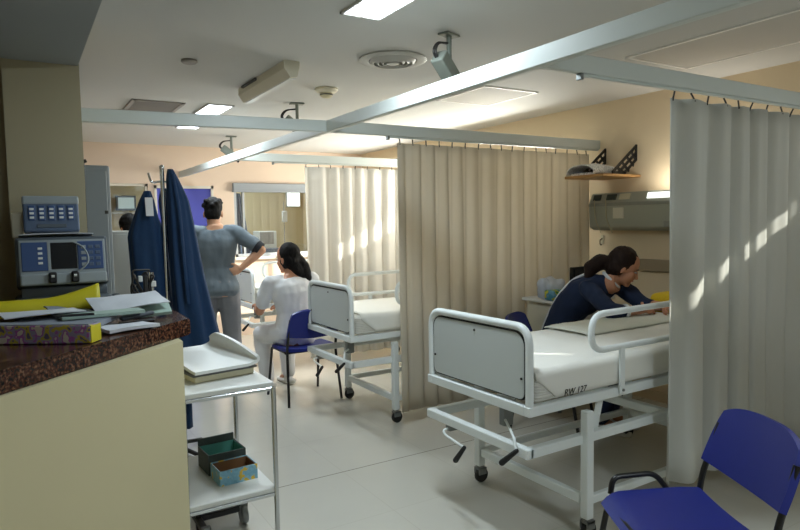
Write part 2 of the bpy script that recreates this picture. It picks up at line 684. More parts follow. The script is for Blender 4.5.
def wall_holes(bm, axis, c0, c1, u0, u1, v0, v1, holes):
    us = sorted({u0, u1} | {h[0] for h in holes} | {h[1] for h in holes})
    vs = sorted({v0, v1} | {h[2] for h in holes} | {h[3] for h in holes})
    for a, b in zip(us, us[1:]):
        run = None
        for c, d in zip(vs, vs[1:]):
            inside = any(h[0] <= (a + b) / 2 <= h[1] and h[2] <= (c + d) / 2 <= h[3] for h in holes)
            if inside:
                continue
            if axis == 'x':
                box(bm, (c0, a, c), (c1, b, d))
            else:
                box(bm, (a, c0, c), (b, c1, d))


# ------------------------------------------------------------------ the room
X0, XR, Y0, YF, ZC = -3.4, 4.40, -2.6, 8.30, 2.50
bm = NB(); box(bm, (X0 - .2, Y0 - .2, -.1), (XR + .2, 10.8, 0)); struct('floor', bm, M['floor'])
bm = NB(); box(bm, (X0 - .2, Y0 - .2, ZC), (XR + .2, 10.8, ZC + .1)); struct('ceiling', bm, M['ceiling'])
WINS = [(0.2, 1.3, 1.78, 1.96), (4.4, 5.7, 1.79, 2.06), (6.2, 7.8, 1.0, 2.12)]
bm = NB(); wall_holes(bm, 'x', XR, XR + .15, Y0 - .2, 10.8, 0, ZC, WINS); struct('wall_right', bm, M['wall_cream'])
FH = [(0.88, 1.40, 1.0, 2.02), (1.47, 2.20, 0.0, 2.0), (2.47, 3.70, 1.06, 2.05)]
bm = NB(); wall_holes(bm, 'y', YF, YF + .12, X0, XR, 0, ZC, FH); struct('wall_far', bm, M['wall_peach'])
bm = NB(); box(bm, (X0 - .15, Y0, 0), (X0, 10.8, ZC)); struct('wall_left', bm, M['wall_cream'])
bm = NB(); wall_holes(bm, 'y', Y0 - .15, Y0, X0 - .15, XR + .15, 0, ZC, [(.7, 3.1, .95, 2.05)]); struct('wall_back', bm, M['wall_cream'])
bm = NB(); box(bm, (X0, 10.6, 0), (XR, 10.75, ZC)); struct('wall_end', bm, M['wall_ochre'])
bm = NB(); box(bm, (-.03, 3.55, 0), (.30, 3.95, ZC)); struct('wall_pillar', bm, M['pillar'])
bm = NB(); box(bm, (X0, 3.62, 0), (-.03, 3.80, ZC)); struct('wall_recess', bm, M['pillar'])
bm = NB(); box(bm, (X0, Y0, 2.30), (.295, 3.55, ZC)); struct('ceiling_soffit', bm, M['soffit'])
for i, (a, b, c, d) in enumerate(WINS):
    t = struct_root('window_%d' % (i + 1), (XR + .07, (a + b) / 2, c))
    h, wd = d - c, b - a
    f = NB()
    for s in (-1, 1):
        box(f, (-.025, s * (wd / 2 - .02) - .02, 0), (.025, s * (wd / 2 - .02) + .02, h))
    box(f, (-.025, -wd / 2, 0), (.025, wd / 2, .04)); box(f, (-.025, -wd / 2, h - .04), (.025, wd / 2, h))
    box(f, (-.02, -.015, 0), (.02, .015, h))
    obj('window_frame', f, M['alu'], t)
    g = NB(); box(g, (-.003, -wd / 2 + .02, .03), (.003, wd / 2 - .02, h - .03)); obj('pane', g, M['glass'], t)
t = struct_root('window_6', (1.9, Y0 - .08, .95))  # unseen window, added so fill light can come from behind the camera
f = NB()
for xx in (-1.18, -.4, .4, 1.18):
    box(f, (xx - .02, -.03, 0), (xx + .02, .03, 1.1))
box(f, (-1.2, -.03, 0), (1.2, .03, .04)); box(f, (-1.2, -.03, 1.06), (1.2, .03, 1.1))
obj('window_frame', f, M['alu'], t)
g = NB(); box(g, (-1.18, -.003, .03), (1.18, .003, 1.07)); obj('pane', g, M['glass'], t)
# far wall: inner window with blind box, glazed hatch beside the door, blue door
t = struct_root('window_4', (3.085, YF + .06, 1.06))
f = NB(); wd, h = 1.23, .99
for s in (-1, 1):
    box(f, (s * (wd / 2 - .02) - .02, -.04, 0), (s * (wd / 2 - .02) + .02, .04, h))
box(f, (-wd / 2, -.04, 0), (wd / 2, .04, .04)); box(f, (-wd / 2, -.04, h - .04), (wd / 2, .04, h))
box(f, (-.49, -.03, 0), (-.465, .03, h))
obj('window_frame', f, M['alu'], t)
g = NB(); box(g, (-wd / 2 + .03, -.003, .03), (wd / 2 - .03, .003, h - .03)); obj('pane', g, M['glass'], t)
g = NB(); box(g, (-wd / 2 - .03, -.13, -.04), (wd / 2 + .03, -.02, 0), .004); obj('window_sill', g, M['trim_white'], t)
g = NB(); box(g, (-wd / 2 - .02, -.12, .885), (wd / 2 + .02, -.06, .985), .01); box(g, (-wd / 2 - .02, -.125, .865), (wd / 2 + .02, -.055, .888), .004); obj('blind_box', g, M['blind'], t)
t = struct_root('window_5', (1.14, YF + .06, 1.0))
f = NB()
for s in (-1, 1):
    box(f, (s * .245 - .015, -.03, 0), (s * .245 + .015, .03, 1.02))
box(f, (-.26, -.03, 0), (.26, .03, .03)); box(f, (-.26, -.03, .99), (.26, .03, 1.02))
obj('window_frame', f, M['trim_white'], t)
g = NB(); box(g, (-.24, -.003, .02), (.24, .003, 1.0)); obj('pane', g, M['glass'], t)
t = struct_root('door_1', (1.835, YF + .03, 0))
g = NB(); box(g, (-.335, -.02, .01), (.335, .02, 1.965), .003); obj('door_panel', g, M['door_blue'], t)
g = NB()
box(g, (-.365, -.05, 0), (-.335, .06, 2.0)); box(g, (.335, -.05, 0), (.365, .06, 2.0)); box(g, (-.365, -.05, 1.965), (.365, .06, 2.0))
obj('door_frame', g, M['trim_white'], t)
g = NB(); tube(g, fillet([(.28, -.02, 1.0), (.28, -.07, 1.0), (.17, -.07, 1.0)], .015), .009, 8); obj('door_handle', g, M['chrome'], t, True)
bm = NB(); box(bm, (X0, YF - .012, 0), (1.46, YF, .08)); box(bm, (2.21, YF - .012, 0), (XR, YF, .08)); struct('baseboard_far', bm, M['wall_peach'])
bm = NB(); box(bm, (XR - .012, Y0, 0), (XR, YF - .012, .08)); struct('baseboard_right', bm, M['wall_cream'])
# cubicle beams under the ceiling
bm = NB(); box(bm, (1.775, Y0, 2.10), (1.815, YF, 2.175), .004, 1); struct('trim_1', bm, M['beam'])
bm = NB(); box(bm, (1.815, 1.85, 2.10), (XR, 1.89, 2.174), .004, 1); struct('trim_2', bm, M['beam'])
bm = NB(); box(bm, (.30, 3.83, 2.10), (1.775, 3.87, 2.174), .004, 1)
for v in bm.verts:
    v.co.z -= .032 * (1.775 - v.co.x) / 1.475
box(bm, (1.815, 3.83, 2.10), (XR, 3.87, 2.178), .004, 1); struct('trim_3', bm, M['beam'])
bm = NB(); box(bm, (1.815, 5.88, 2.10), (XR, 5.92, 2.178), .004, 1); struct('trim_4', bm, M['beam'])
bm = NB(); box(bm, (XR - .03, 2.0, 1.06), (XR, 3.42, 1.16), .008); struct('trim_5', bm, M['bumper'])


# ------------------------------------------------------------------ ceiling things
def ceiling_light(loc, label, ly, energy):
    t = thing('ceiling_light', label, 'light', loc, 0, 'recessed ceiling lights')
    f = NB()
    lx = .22
    for s in (-1, 1):
        box(f, (s * lx / 2 - .012 * (s > 0), -ly / 2, -.012), (s * lx / 2 + .012 * (s < 0), ly / 2, 0))
        box(f, (-lx / 2, s * ly / 2 - .012 * (s > 0), -.012), (lx / 2, s * ly / 2 + .012 * (s < 0), 0))
    obj('frame', f, M['vent_white'], t)
    d = NB(); box(d, (-lx / 2 + .012, -ly / 2 + .012, -.006), (lx / 2 - .012, ly / 2 - .012, -.001)); obj('diffuser', d, M['lamp'], t)
    v = NB(); box(v, (-.003, -ly / 2 + .012, -.012), (.003, ly / 2 - .012, -.006)); box(v, (-lx / 2 + .012, .14, -.012), (lx / 2 - .012, .146, -.006)); obj('louvre', v, M['vent_white'], t)
    l = bpy.data.lights.new('lamp_light', 'AREA')
    l.shape = 'RECTANGLE'; l.size = lx - .03; l.size_y = ly - .03
    l.energy = energy; l.color = (.80, .93, 1.0)
    lo = bpy.data.objects.new('lamp_light', l)
    lo.location = (0, 0, -.014)
    C.objects.link(lo)
    lo.parent = t
    return t


ceiling_light((1.47, 2.455, ZC), 'recessed white ceiling light closest to the round air vent', .6, 20)
ceiling_light((1.47, -.70, ZC), 'unseen recessed ceiling light added at the near end of the room, in front of the counter', .6, 26)  # out of view; added to brighten the long beam and the near bay
ceiling_light((1.50, 5.6, ZC), 'recessed white ceiling light behind the beige wedge lamp, above the cross beam', .6, 16)
ceiling_light((1.53, 6.42, ZC), 'recessed white ceiling light seen as a thin strip below the cross beam', .6, 16)

t = thing('air_vent', 'round white ceiling air vent with concentric rings', 'vent', (2.03, 3.39, ZC))
g = NB(); lathe(g, [(.205, 0), (.21, -.008), (.19, -.018), (.15, -.012), (.15, 0)], (0, 0, 0), 40); obj('outer_ring', g, M['vent_white'], t, True)
for r in (.125, .095, .065):
    g = NB(); lathe(g, [(r + .012, -.002), (r + .018, -.01), (r, -.03), (r - .006, -.028), (r + .004, -.004)], (0, 0, 0), 40); obj('ring', g, M['vent_white'], t, True)
g = NB(); lathe(g, [(.035, -.002), (.04, -.03), (.02, -.034), (.001, -.034)], (0, 0, 0), 32); obj('centre_cone', g, M['vent_white'], t, True)
g = NB(); lathe(g, [(.152, -.0005), (.152, -.003)], (0, 0, 0), 40); obj('duct', g, M['vent_dark'], t)

t = thing('smoke_detector', 'cream stepped smoke detector on the ceiling', 'detector', (2.02, 4.35, ZC))
g = NB(); lathe(g, [(.085, 0), (.088, -.012), (.07, -.03), (.055, -.035), (.001, -.035)], (0, 0, 0), 28); obj('base', g, M['plastic_cream'], t, True)
g = NB(); lathe(g, [(.048, -.035), (.048, -.055), (.03, -.068), (.001, -.07)], (0, 0, 0), 28); obj('sensor_head', g, M['plastic_beige'], t, True)
g = NB(); lathe(g, [(.0485, -.043), (.050, -.045), (.050, -.050), (.0485, -.052)], (0, 0, 0), 28); obj('slot', g, M['vent_dark'], t, True)

tag(obj('ceiling_sensor', (lambda b: (lathe(b, [(.045, 0), (.05, -.01), (.04, -.02), (.001, -.022)], (.94, 3.98, ZC), 24), b)[1])(NB()), M['grille'], None, True),
    'small grey disc sensor alone on the open ceiling', 'sensor')

t = thing('emergency_light', 'long beige wedge-shaped lamp fixed to the ceiling', 'light', (1.49, 4.18, ZC))
g = NB()
prof = [(-.045, 0), (.055, 0), (.055, -.025), (.038, -.095), (-.008, -.10), (-.045, -.05)]
lo = [g.verts.new((x, -.47, z)) for x, z in prof]; hi = [g.verts.new((x, .47, z)) for x, z in prof]
g.faces.new(lo[::-1]); g.faces.new(hi)
for i in range(len(prof)):
    g.faces.new((lo[i], lo[(i + 1) % 6], hi[(i + 1) % 6], hi[i]))
obj('housing', g, M['plastic_cream'], t)
g = NB(); box(g, (-.006, -.44, -.106), (.038, .44, -.094), .005); obj('lens', g, M['lens'], t)
g = NB(); box(g, (-.06, .05, -.02), (-.045, .35, -.005)); obj('bracket', g, M['vent_dark'], t)

t = thing('ceiling_grille', 'grey square return-air grille let into the ceiling', 'vent', (1.02, 5.72, ZC))
g = NB()
for s in (-1, 1):
    box(g, (s * .19 - .015, -.35, -.012), (s * .19 + .015, .35, 0)); box(g, (-.19, s * .335 - .015, -.012), (.19, s * .335 + .015, 0))
obj('frame', g, M['grille'], t)
g = NB()
for k in range(15):
    y = -.3 + k * .6 / 14
    box(g, (-.18, y - .012, -.009), (.18, y + .010, -.006))
box(g, (-.18, -.33, -.003), (.18, .33, -.001))
obj('louvre', g, M['grille'], t)


def hatch(loc, lx, ly, label):
    t = thing('access_hatch', label, 'hatch', loc)
    g = NB()
    for s in (-1, 1):
        box(g, (s * lx / 2 - .01, -ly / 2 - .01, -.008), (s * lx / 2 + .01, ly / 2 + .01, 0)); box(g, (-lx / 2, s * ly / 2 - .01, -.008), (lx / 2, s * ly / 2 + .01, 0))
    obj('frame', g, M['hatch_frame'], t)
    g = NB(); box(g, (-lx / 2 + .012, -ly / 2 + .012, -.005), (lx / 2 - .012, ly / 2 - .012, -.001)); obj('panel', g, M['hatch'], t)


hatch((3.29, 4.03, ZC), .52, .60, 'white-framed square ceiling hatch beyond the second cross beam')
hatch((3.60, 2.14, ZC), .60, 1.05, 'large grey ceiling hatch over the bed by the blue chair')


def ceiling_camera(loc, label, rot, detailed):
    t = thing('ceiling_camera', label, 'camera', loc, rot, 'monitoring cameras on ceiling brackets')
    g = NB(); box(g, (-.06, -.035, -.012), (.06, .035, 0), .006); obj('mount_plate', g, M['cam_body'], t)
    g = NB(); tube(g, [(0, 0, -.01), (0, 0, -.15)], .014, 10); ell(g, (0, 0, -.155), (.022, .022, .022), sub=2); obj('stem', g, M['cam_body'], t, True)
    mt = Matrix.Translation((-.01, 0, -.20)) @ Matrix.Rotation(math.radians(38), 4, 'Y')
    g = NB(); box(g, (-.115, -.04, -.042), (.095, .04, .036), .01, 2, mt); obj('camera_body', g, M['cam_body'], t)
    g = NB(); lathe(g, [(.03, .094), (.032, .125), (.026, .125), (.001, .115)], (0, 0, 0), 16, 'x')
    for v in g.verts:
        v.co = mt @ v.co
    obj('lens', g, M['screen'], t, True)
    for k, dx in enumerate((0, .012)):
        g = NB(); tube(g, fillet([(-.01, .01 * k, -.05), (-.09 - dx, .01, -.06), (-.13 - dx, .01 * k, -.12), (-.09, .01 * k, -.155)], .05), .006, 8); obj('cable', g, M['cable'], t, True)


ceiling_camera((2.03, 2.80, ZC), 'grey monitoring camera on a ceiling stem closest to the round vent', .35, True)
ceiling_camera((2.04, 4.98, ZC), 'grey monitoring camera on a ceiling stem behind the smoke detector', -.2, False)
ceiling_camera((2.12, 7.15, ZC), 'small distant monitoring camera on a ceiling stem above the inner window', -.2, False)


# ------------------------------------------------------------------ curtains
def curtain(x0, x1, y, zt, zb, waves, amp, m, label, seed, hooks, flare=1.25, phase=0.0):
    rnd = random.Random(seed)
    t = thing('privacy_curtain', label, 'curtain', ((x0 + x1) / 2, y, zb), 0, 'privacy curtains on the cubicle beams')
    L = x1 - x0
    ph = [rnd.uniform(0, 6.28) for _ in range(4)]
    hgt = zt - zb

    def f(u, v):
        k = 1 - v
        a = amp * (0.55 + 0.45 * k * flare)
        x = u * L
        wob = .35 * math.sin(2 * PI * u * 2.3 + ph[0]) + .5 * math.sin(2 * PI * u * 1.1 + ph[1])
        th = 2 * PI * waves * u + wob * 2.2 + phase
        s = math.sin(th)
        yy = a * (math.copysign(abs(s) ** .75, s)) + a * .35 * math.sin(2.1 * th + ph[2] + k * .8)
        xx = -L / 2 + x + .018 * math.cos(th) * (0.4 + k)
        return (xx, yy + .012 * k * math.sin(3 * u * 6.28 + ph[3]), v * hgt)
    g = NB(); sheet(g, f, int(waves * 16), 14, .003)
    obj('fabric', g, m, t, True, False)
    for i in range(hooks):
        u = (i + .15) / (hooks - .7)
        p = f(min(u, 1), 1)
        g = NB(); tube(g, fillet([(p[0], p[1], hgt - .012), (p[0], p[1] * .5, hgt + .012), (p[0], 0, 2.086 - zb)], .01, 3), .0045, 6)
        obj('hook', g, M['cable'], t, True)
    return t


def track(x0, x1, y, label):
    t = thing('curtain_track', label, 'rail', ((x0 + x1) / 2, y, 2.085), 0, 'curtain tracks under the cubicle beams')
    L = x1 - x0
    g = NB(); box(g, (-L / 2, -.008, .003), (L / 2, .008, .015), .002, 1); obj('rail', g, M['beam'], t)
    g = NB(); box(g, (-L / 2 - .006, -.015, -.012), (-L / 2 + .010, .015, .015), .002, 1); obj('end_stop', g, M['steel'], t)


track(2.02, 4.39, 1.87, 'metal curtain track carrying the pale grey curtain behind the blue chair')
track(2.25, 4.39, 3.85, 'metal curtain track carrying the beige curtain behind the writing-marked bed')
track(2.15, 4.39, 5.90, 'metal curtain track carrying the sunlit white far curtain')
curtain(2.625, 4.37, 1.87, 2.055, .20, 8.5, .034, M['curtain_pale'], 'pale grey curtain hanging behind the empty blue chair', 3, 14)
curtain(2.325, 4.26, 3.85, 2.055, .11, 13, .017, M['curtain'], 'beige pleated curtain hanging between the two white beds', 5, 17)
curtain(2.47, 4.36, 5.90, 2.065, .12, 11, .026, M['curtain_white'], 'white sunlit curtain beyond the second bed', 11, 14)


# ------------------------------------------------------------------ beds
def side_rail(t, s, W):
    y = s * (W / 2 + .005)
    g = NB()
    x0, x1, z0, z1 = .385, 1.66, .885, 1.06
    pts = fillet([((x0 + x1) / 2, y, z1), (x0, y, z1 - .005), (x0, y, z0), (x1, y, z0), (x1, y, z1), ((x0 + x1) / 2 + .001, y, z1)], .085, 6)
    tube(g, pts, .0155, 10)
    r = obj('side_rail', g, M['bed_white'], t, True)
    for x in (.595, 1.42):
        g = NB(); box(g, (x - .016, y - .008 + s * .006, .655), (x + .016, y + .008 + s * .006, z0), .003, 1)
        b = obj('rail_post', g, M['bed_white'], r)
        g = NB(); lathe(g, [(.007, -.004), (.007, .004)], (x, y + s * .016, .675), 8, 'y'); obj('bolt', g, M['steel'], b)


def make_bed(label):
    t = thing('hospital_bed', label, 'bed', (0, 0, 0), 0, 'white hospital beds')
    W = .77
    w2 = W / 2
    # upper frame
    g = NB()
    for s in (-1, 1):
        bar(g, (0, s * (w2 - .02), .6625), (2.16, s * (w2 - .02), .6625), .04, .045)
    for x in (.02, .55, 1.05, 1.55, 2.14):
        bar(g, (x, -w2 + .04, .6625), (x, w2 - .04, .6625), .04, .04 if x not in (.02, 2.14) else .045)
    obj('upper_frame', g, M['bed_white'], t)
    g = NB()
    for s in (-1, 1):
        bar(g, (.01, s * (w2 - .022), .476), (1.95, s * (w2 - .022), .476), .04, .045)
    for x in (.01, 1.0, 1.93):
        bar(g, (x, -w2 + .002, .476), (x, w2 - .002, .476), .04, .045)
    obj('lower_frame', g, M['bed_white'], t)
    for x in (.36, 1.66):
        g = NB(); bar(g, (x, -w2 + .025, .185), (x, w2 - .025, .185), .035, .045); obj('cross_rail', g, M['bed_white'], t)
    for s in (-1, 1):
        g = NB(); bar(g, (.38, s * (w2 + .005), .185), (1.64, s * (w2 + .005), .185), .03, .04); obj('base_rail', g, M['bed_white'], t)
    # lifting arms between the frames
    for x in (.48, 1.5):
        for s in (-1, 1):
            g = NB(); bar(g, (x, s * (w2 - .06), .47), (x + .05, s * (w2 - .06), .65), .012, .045); obj('lift_arm', g, M['bed_white'], t)
    for x in (.36, 1.66):
        for s in (-1, 1):
            y = s * (w2 + .005)
            g = NB(); bar(g, (x, y, .10), (x, y, .612), .045, .045, .004); leg = obj('leg', g, M['bed_white'], t)
            g = NB()
            tube(g, [(x, y, .085), (x, y, .105)], .02, 12)
            box(g, (x - .022, y - .024, .05), (x + .03, y - .017, .088)); box(g, (x - .022, y + .017, .05), (x + .03, y + .024, .088)); box(g, (x - .022, y - .024, .078), (x + .03, y + .024, .09))
            cst = obj('caster', g, M['steel'], leg)
            g = NB(); lathe(g, [(.02, -.014), (.038, -.014), (.042, -.009), (.042, .009), (.038, .014), (.02, .014)], (x + .01, y, .042), 20, 'y'); obj('wheel', g, M['rubber'], leg, True)
    # foot and head boards
    for nm, x, zt, s in (('footboard', .02, 1.048, -1), ('headboard', 2.14, 1.16, 1)):
        g = NB()
        pts = fillet([(x, -w2 + .02, .675), (x, -w2 + .02, zt - .018), (x, w2 - .02, zt - .018), (x, w2 - .02, .675)], .085, 7)
        tube(g, pts, .0185, 12)
        fb = obj(nm, g, M['bed_white'], t, True)

        def rr(hw, z0, z1, r, n=6):
            out = []
            for cy, cz, a0 in ((hw - r, z1 - r, 0), (-hw + r, z1 - r, PI / 2), (-hw + r * .5, z0 + r * .5, PI), (hw - r * .5, z0 + r * .5, 1.5 * PI)):
                q = r if cz > (z0 + z1) / 2 else r * .5
                for k in range(n + 1):
                    a = a0 + PI / 2 * k / n
                    out.append((cy + q * math.cos(a), cz + q * math.sin(a)))
            return out
        for part, hw, z0, z1, r, th, mm in (('gasket', w2 - .040, .700, zt - .038, .065, .010, M['rubber']), ('panel', w2 - .047, .707, zt - .046, .06, .016, M['bed_panel'])):
            g = NB()
            poly = rr(hw, z0, z1, r)
            A = [g.verts.new((x - th / 2, p, q)) for p, q in poly]; B = [g.verts.new((x + th / 2, p, q)) for p, q in poly]
            g.faces.new(A); g.faces.new(B[::-1])
            for i in range(len(A)):
                g.faces.new((A[i], A[(i + 1) % len(A)], B[(i + 1) % len(A)], B[i]))
            o = obj(part, g, mm, fb)
            if part == 'panel':
                for yy, zz in ((0.0, zt - .075), (hw - .014, .80), (-hw + .014, .80)):
                    g = NB(); lathe(g, [(.006, -.003), (.006, .003)], (x + s * .009, yy, zz), 8, 'x'); obj('screw', g, M['rubber'], fb)
    # mattress
    g = NB()
    n = 26
    box(g, (.05, -w2 + .015, .687), (2.10, w2 - .015, .83), .03, 3)
    mt = obj('mattress', g, M['mattress'], t, True)
    for k in range(9):
        z = .705 + k * .0125
        g2 = NB(); tube(g2, fillet([(.30, -w2 + .013, z), (.048, -w2 + .013, z), (.048, w2 - .013, z), (.30, w2 - .013, z)], .035, 4), .0035, 6); obj('rib', g2, M['mattress'], mt, True)
    # cranks under the foot end
    for mnt, rod, hnd in ((((.0, .19, .42), (.06, .23, .449)), [(.05, .21, .435), (-.03, .21, .43), (-.04, .17, .415), (-.045, .015, .400)], (-.075, .045, .335)),
                          (((.12, -.09, .50), (.18, -.05, .60)), [(.14, -.07, .53), (.02, -.24, .55), (-.018, -.31, .53), (-.028, -.32, .51), (-.034, -.34, .49)], (-.07, -.285, .428))):
        g = NB(); box(g, mnt[0], mnt[1], .004, 1); cr = obj('crank_mount', g, M['steel'], t)
        g = NB(); tube(g, fillet(rod, .018, 4), .0065, 8); obj('crank_rod', g, M['bed_white'], cr, True)
        g = NB(); cap(g, rod[-1], hnd, .010, .014); obj('crank_handle', g, M['rubber'], cr, True)
    side_rail(t, -1, W)
    return t


bed1 = make_bed('white hospital bed the woman in navy leans on')
bed2 = copy_tree(bed1, (1.98, 4.345, 0), math.radians(0.3), 'white hospital bed just behind the seated woman in white, beyond the beige curtain')
bed3 = copy_tree(bed1, (1.97, 6.50, 0), 0, 'white hospital bed by the far window in front of the standing man')
bed1.location = (1.842, 2.375, 0)
bed1.rotation_euler = (0, 0, math.radians(1.1))
side_rail(bed2, 1, .77)
side_rail(bed3, 1, .77)


def bed_sheet(bed, label, writing=False, x0=.16, seed=1):
    t = thing('bed_sheet', label, 'sheet', bed.location, bed.rotation_euler.z, 'white sheets on the beds')
    w2 = .385 - .012
    prof = []
    zb = .705
    for k in range(5):
        prof.append((-w2 - .004, zb + (.80 - zb) * k / 4))
    for k in range(1, 6):
        a = PI - PI / 2 * k / 5
        prof.append((-w2 - .004 + .035 + .035 * math.cos(a), .80 + .036 * math.sin(a)))
    for k in range(1, 12):
        prof.append((-w2 + .03 + (2 * w2 - .06) * k / 12, .8365))
    for k in range(0, 6):
        a = PI / 2 - PI / 2 * k / 5
        prof.append((w2 + .004 - .035 + .035 * math.cos(a), .80 + .036 * math.sin(a)))
    for k in range(1, 5):
        prof.append((w2 + .004, .80 - (.80 - zb) * k / 4))
    n = len(prof) - 1

    def f(u, v):
        i = min(int(v * n + .5), n)
        y, z = prof[i]
        side = max(0, (.80 - z) / (.80 - zb))
        xs = x0 + (-.07 * (1 - side) + .05 * side)
        x = xs + u * (2.07 - xs)
        wz = .006 * mnoise.noise(Vector((x * 3.1 + seed, y * 4, 0)))
        if z > .83:
            z += abs(wz)
        else:
            y += math.copysign(abs(.006 * mnoise.noise(Vector((x * 5 + seed, z * 9, 3)))) * side, y)
        return (x, y, z)
    g = NB(); sheet(g, f, 40, n, .005)
    obj('cloth', g, M['sheet'], t, True, False)
    if writing:
        cu = bpy.data.curves.new('writing', 'FONT')
        cu.body = 'RW 127'
        cu.size = .042
        cu.extrude = .0008
        cu.shear = .25
        cu.offset = -.0002
        to = bpy.data.objects.new('writing', cu)
        C.objects.link(to)
        dg = bpy.context.evaluated_depsgraph_get()
        me = bpy.data.meshes.new_from_object(to.evaluated_get(dg))
        bpy.data.objects.remove(to)
        me.materials.clear()
        me.materials.append(M['ink'])
        o = bpy.data.objects.new('handwriting', me)
        o.rotation_euler = (PI / 2, 0, 0)
        o.location = (.212, -w2 - .0125, .704)
        C.objects.link(o)
        o.parent = t
        o['label'] = 'black handwritten letters and numbers'
    return t


bed_sheet(bed1, 'white sheet with black handwriting on the bed the woman in navy leans on', True, .12, 1)
bed_sheet(bed2, 'white sheet on the bed behind the seated woman, no writing', False, .16, 4)
bed_sheet(bed3, 'brightly lit white sheet on the bed by the far window', False, .16, 8)

# folded blanket along the far edge of the first bed
def blanket_fn(u, v):
    x = .85 + u * .98
    a = PI * (v * 1.0)
    h = .022 + .006 * mnoise.noise(Vector((u * 6, 1.3, 0))) 
    y = .20 - .165 * math.cos(a) + .01 * mnoise.noise(Vector((u * 5, v * 3, 2)))
    z = .845 + h * (math.sin(a) ** .6) * (1 - .55 * max(0, (abs(u - .5) - .44) / .06)) + .004 * mnoise.noise(Vector((u * 14, v * 6, 5)))
    return (x, y, z)
g = NB(); sheet(g, blanket_fn, 40, 16, .006)
o = obj('folded_blanket', g, M['blanket'], None, True, False)
o.location = bed1.location; o.rotation_euler = bed1.rotation_euler
tag(o, 'cream folded blanket under the forearms of the woman in navy', 'blanket')
def yb(u, v):
    return (1.70 + u * .24, .05 + v * .30, .93 + .05 * math.sin(PI * u) * math.sin(PI * v) + .012 * mnoise.noise(Vector((u * 5, v * 5, 1))))
g = NB(); box(g, (1.83, .09, .843), (2.03, .36, .985), .035, 3)
for v in g.verts:
    v.co += Vector((0, 0, .012 * mnoise.noise(v.co * 14)))
o = obj('yellow_blanket', g, M['yellow_cloth'], None, True, False)
o.location = bed1.location; o.rotation_euler = bed1.rotation_euler
tag(o, 'folded yellow printed blanket at the head of the bed', 'blanket')
# bundled dark patterned clothes and pale pillow on the far bed
g = NB()
for k in range(9):
    ell(g, (.30 + .045 * k + random.uniform(-.02, .02), -.20 + random.uniform(-.05, .07), .875 + random.uniform(-.01, .02)), (.06, .055, .035), None, 2)
e = fuse('dark_clothes', g, M['dark_print'], None, .012, 3, .006, 18)
e.location = bed3.location
tag(e, 'dark patterned clothes bundled on the far bed', 'clothes')


# ------------------------------------------------------------------ chairs
def make_chair(label):
    t = thing('visitor_chair', label, 'chair', (0, 0, 0), 0, 'blue visitor chairs with black legs')
    W, D, zs = .46, .42, .46
    # x forward, y left
    def seatf(u, v):
        x = -D / 2 + u * (D - .04)
        k = abs(v - .5) * 2
        hw = W / 2 * (1 - .10 * max(0, (u - .75) / .25) ** 2 - .06 * max(0, (.2 - u) / .2))
        y = (v - .5) * 2 * hw
        z = zs - .012 - .014 * (1 - k ** 2) + .010 * (1 - u) - .030 * max(0, (u - .82) / .18) ** 2
        return (x, y, z)
    g = NB(); sheet(g, seatf, 16, 16, .026)
    bmesh.ops.bevel(g, geom=[e for e in g.edges if len(e.link_faces) == 2 and e.calc_face_angle(0) > 1.0], offset=.008, segments=2, affect='EDGES')
    obj('seat', g, M['blue_plastic'], t, True)
    def backf(u, v):
        hw = W / 2 * (.99 - .10 * u ** 3)
        k = (v - .5) * 2
        z0 = .575 + .022 * (k ** 2 - 1) * -1 * 0 - .02 * (1 - k * k) * (1 - u)
        ztop = .80 - .035 * abs(k) ** 3.5
        z = z0 + u * (ztop - z0)
        x = -D / 2 - .02 - .075 * u - .035 * (1 - k * k)
        return (x, k * hw, z)
    g = NB(); sheet(g, backf, 12, 18, .024)
    bmesh.ops.bevel(g, geom=[e for e in g.edges if len(e.link_faces) == 2 and e.calc_face_angle(0) > 1.0], offset=.008, segments=2, affect='EDGES')
    obj('backrest', g, M['blue_plastic'], t, True)
    for s in (-1, 1):
        y = s * (W / 2 - .012)
        g = NB(); tube(g, fillet([(D / 2 + .01, y + s * .02, 0), (D / 2 - .07, y, .435), (-D / 2 + .04, y, .435)], .03, 4), .0115, 10); obj('leg', g, M['black_metal'], t, True)
        g = NB(); tube(g, fillet([(-D / 2 - .06, y + s * .02, 0), (-D / 2 + .0, y, .43), (-D / 2 - .012, y, .52), (-D / 2 - .075, y * .97, .72)], .04, 4), .0115, 10); obj('leg', g, M['black_metal'], t, True)
    for x in (D / 2 - .06, -D / 2 + .05):
        g = NB(); tube(g, [(x, -W / 2 + .012, .425), (x, W / 2 - .012, .425)], .010, 8); obj('seat_support', g, M['black_metal'], t, True)
    return t


ch = make_chair('empty blue chair in front of the pale grey curtain')
ch2 = copy_tree(ch, (2.05, 5.04, 0), 1.579, 'blue chair the woman in white sits on')
ch3 = copy_tree(ch, (3.30, 3.27, 0), -1.047, 'blue chair behind the bed, under the woman in navy')
ch.location = (1.885, 1.313, 0)
ch.rotation_euler = (0, 0, 2.655)
# the foreground chair has a black arm loop by its far side
g = NB(); tube(g, fillet([(.12, -.255, .44), (.105, -.27, .500), (-.06, -.27, .51), (-.11, -.25, .44)], .035, 5), .011, 10)
obj('arm_loop', g, M['black_metal'], ch, True)


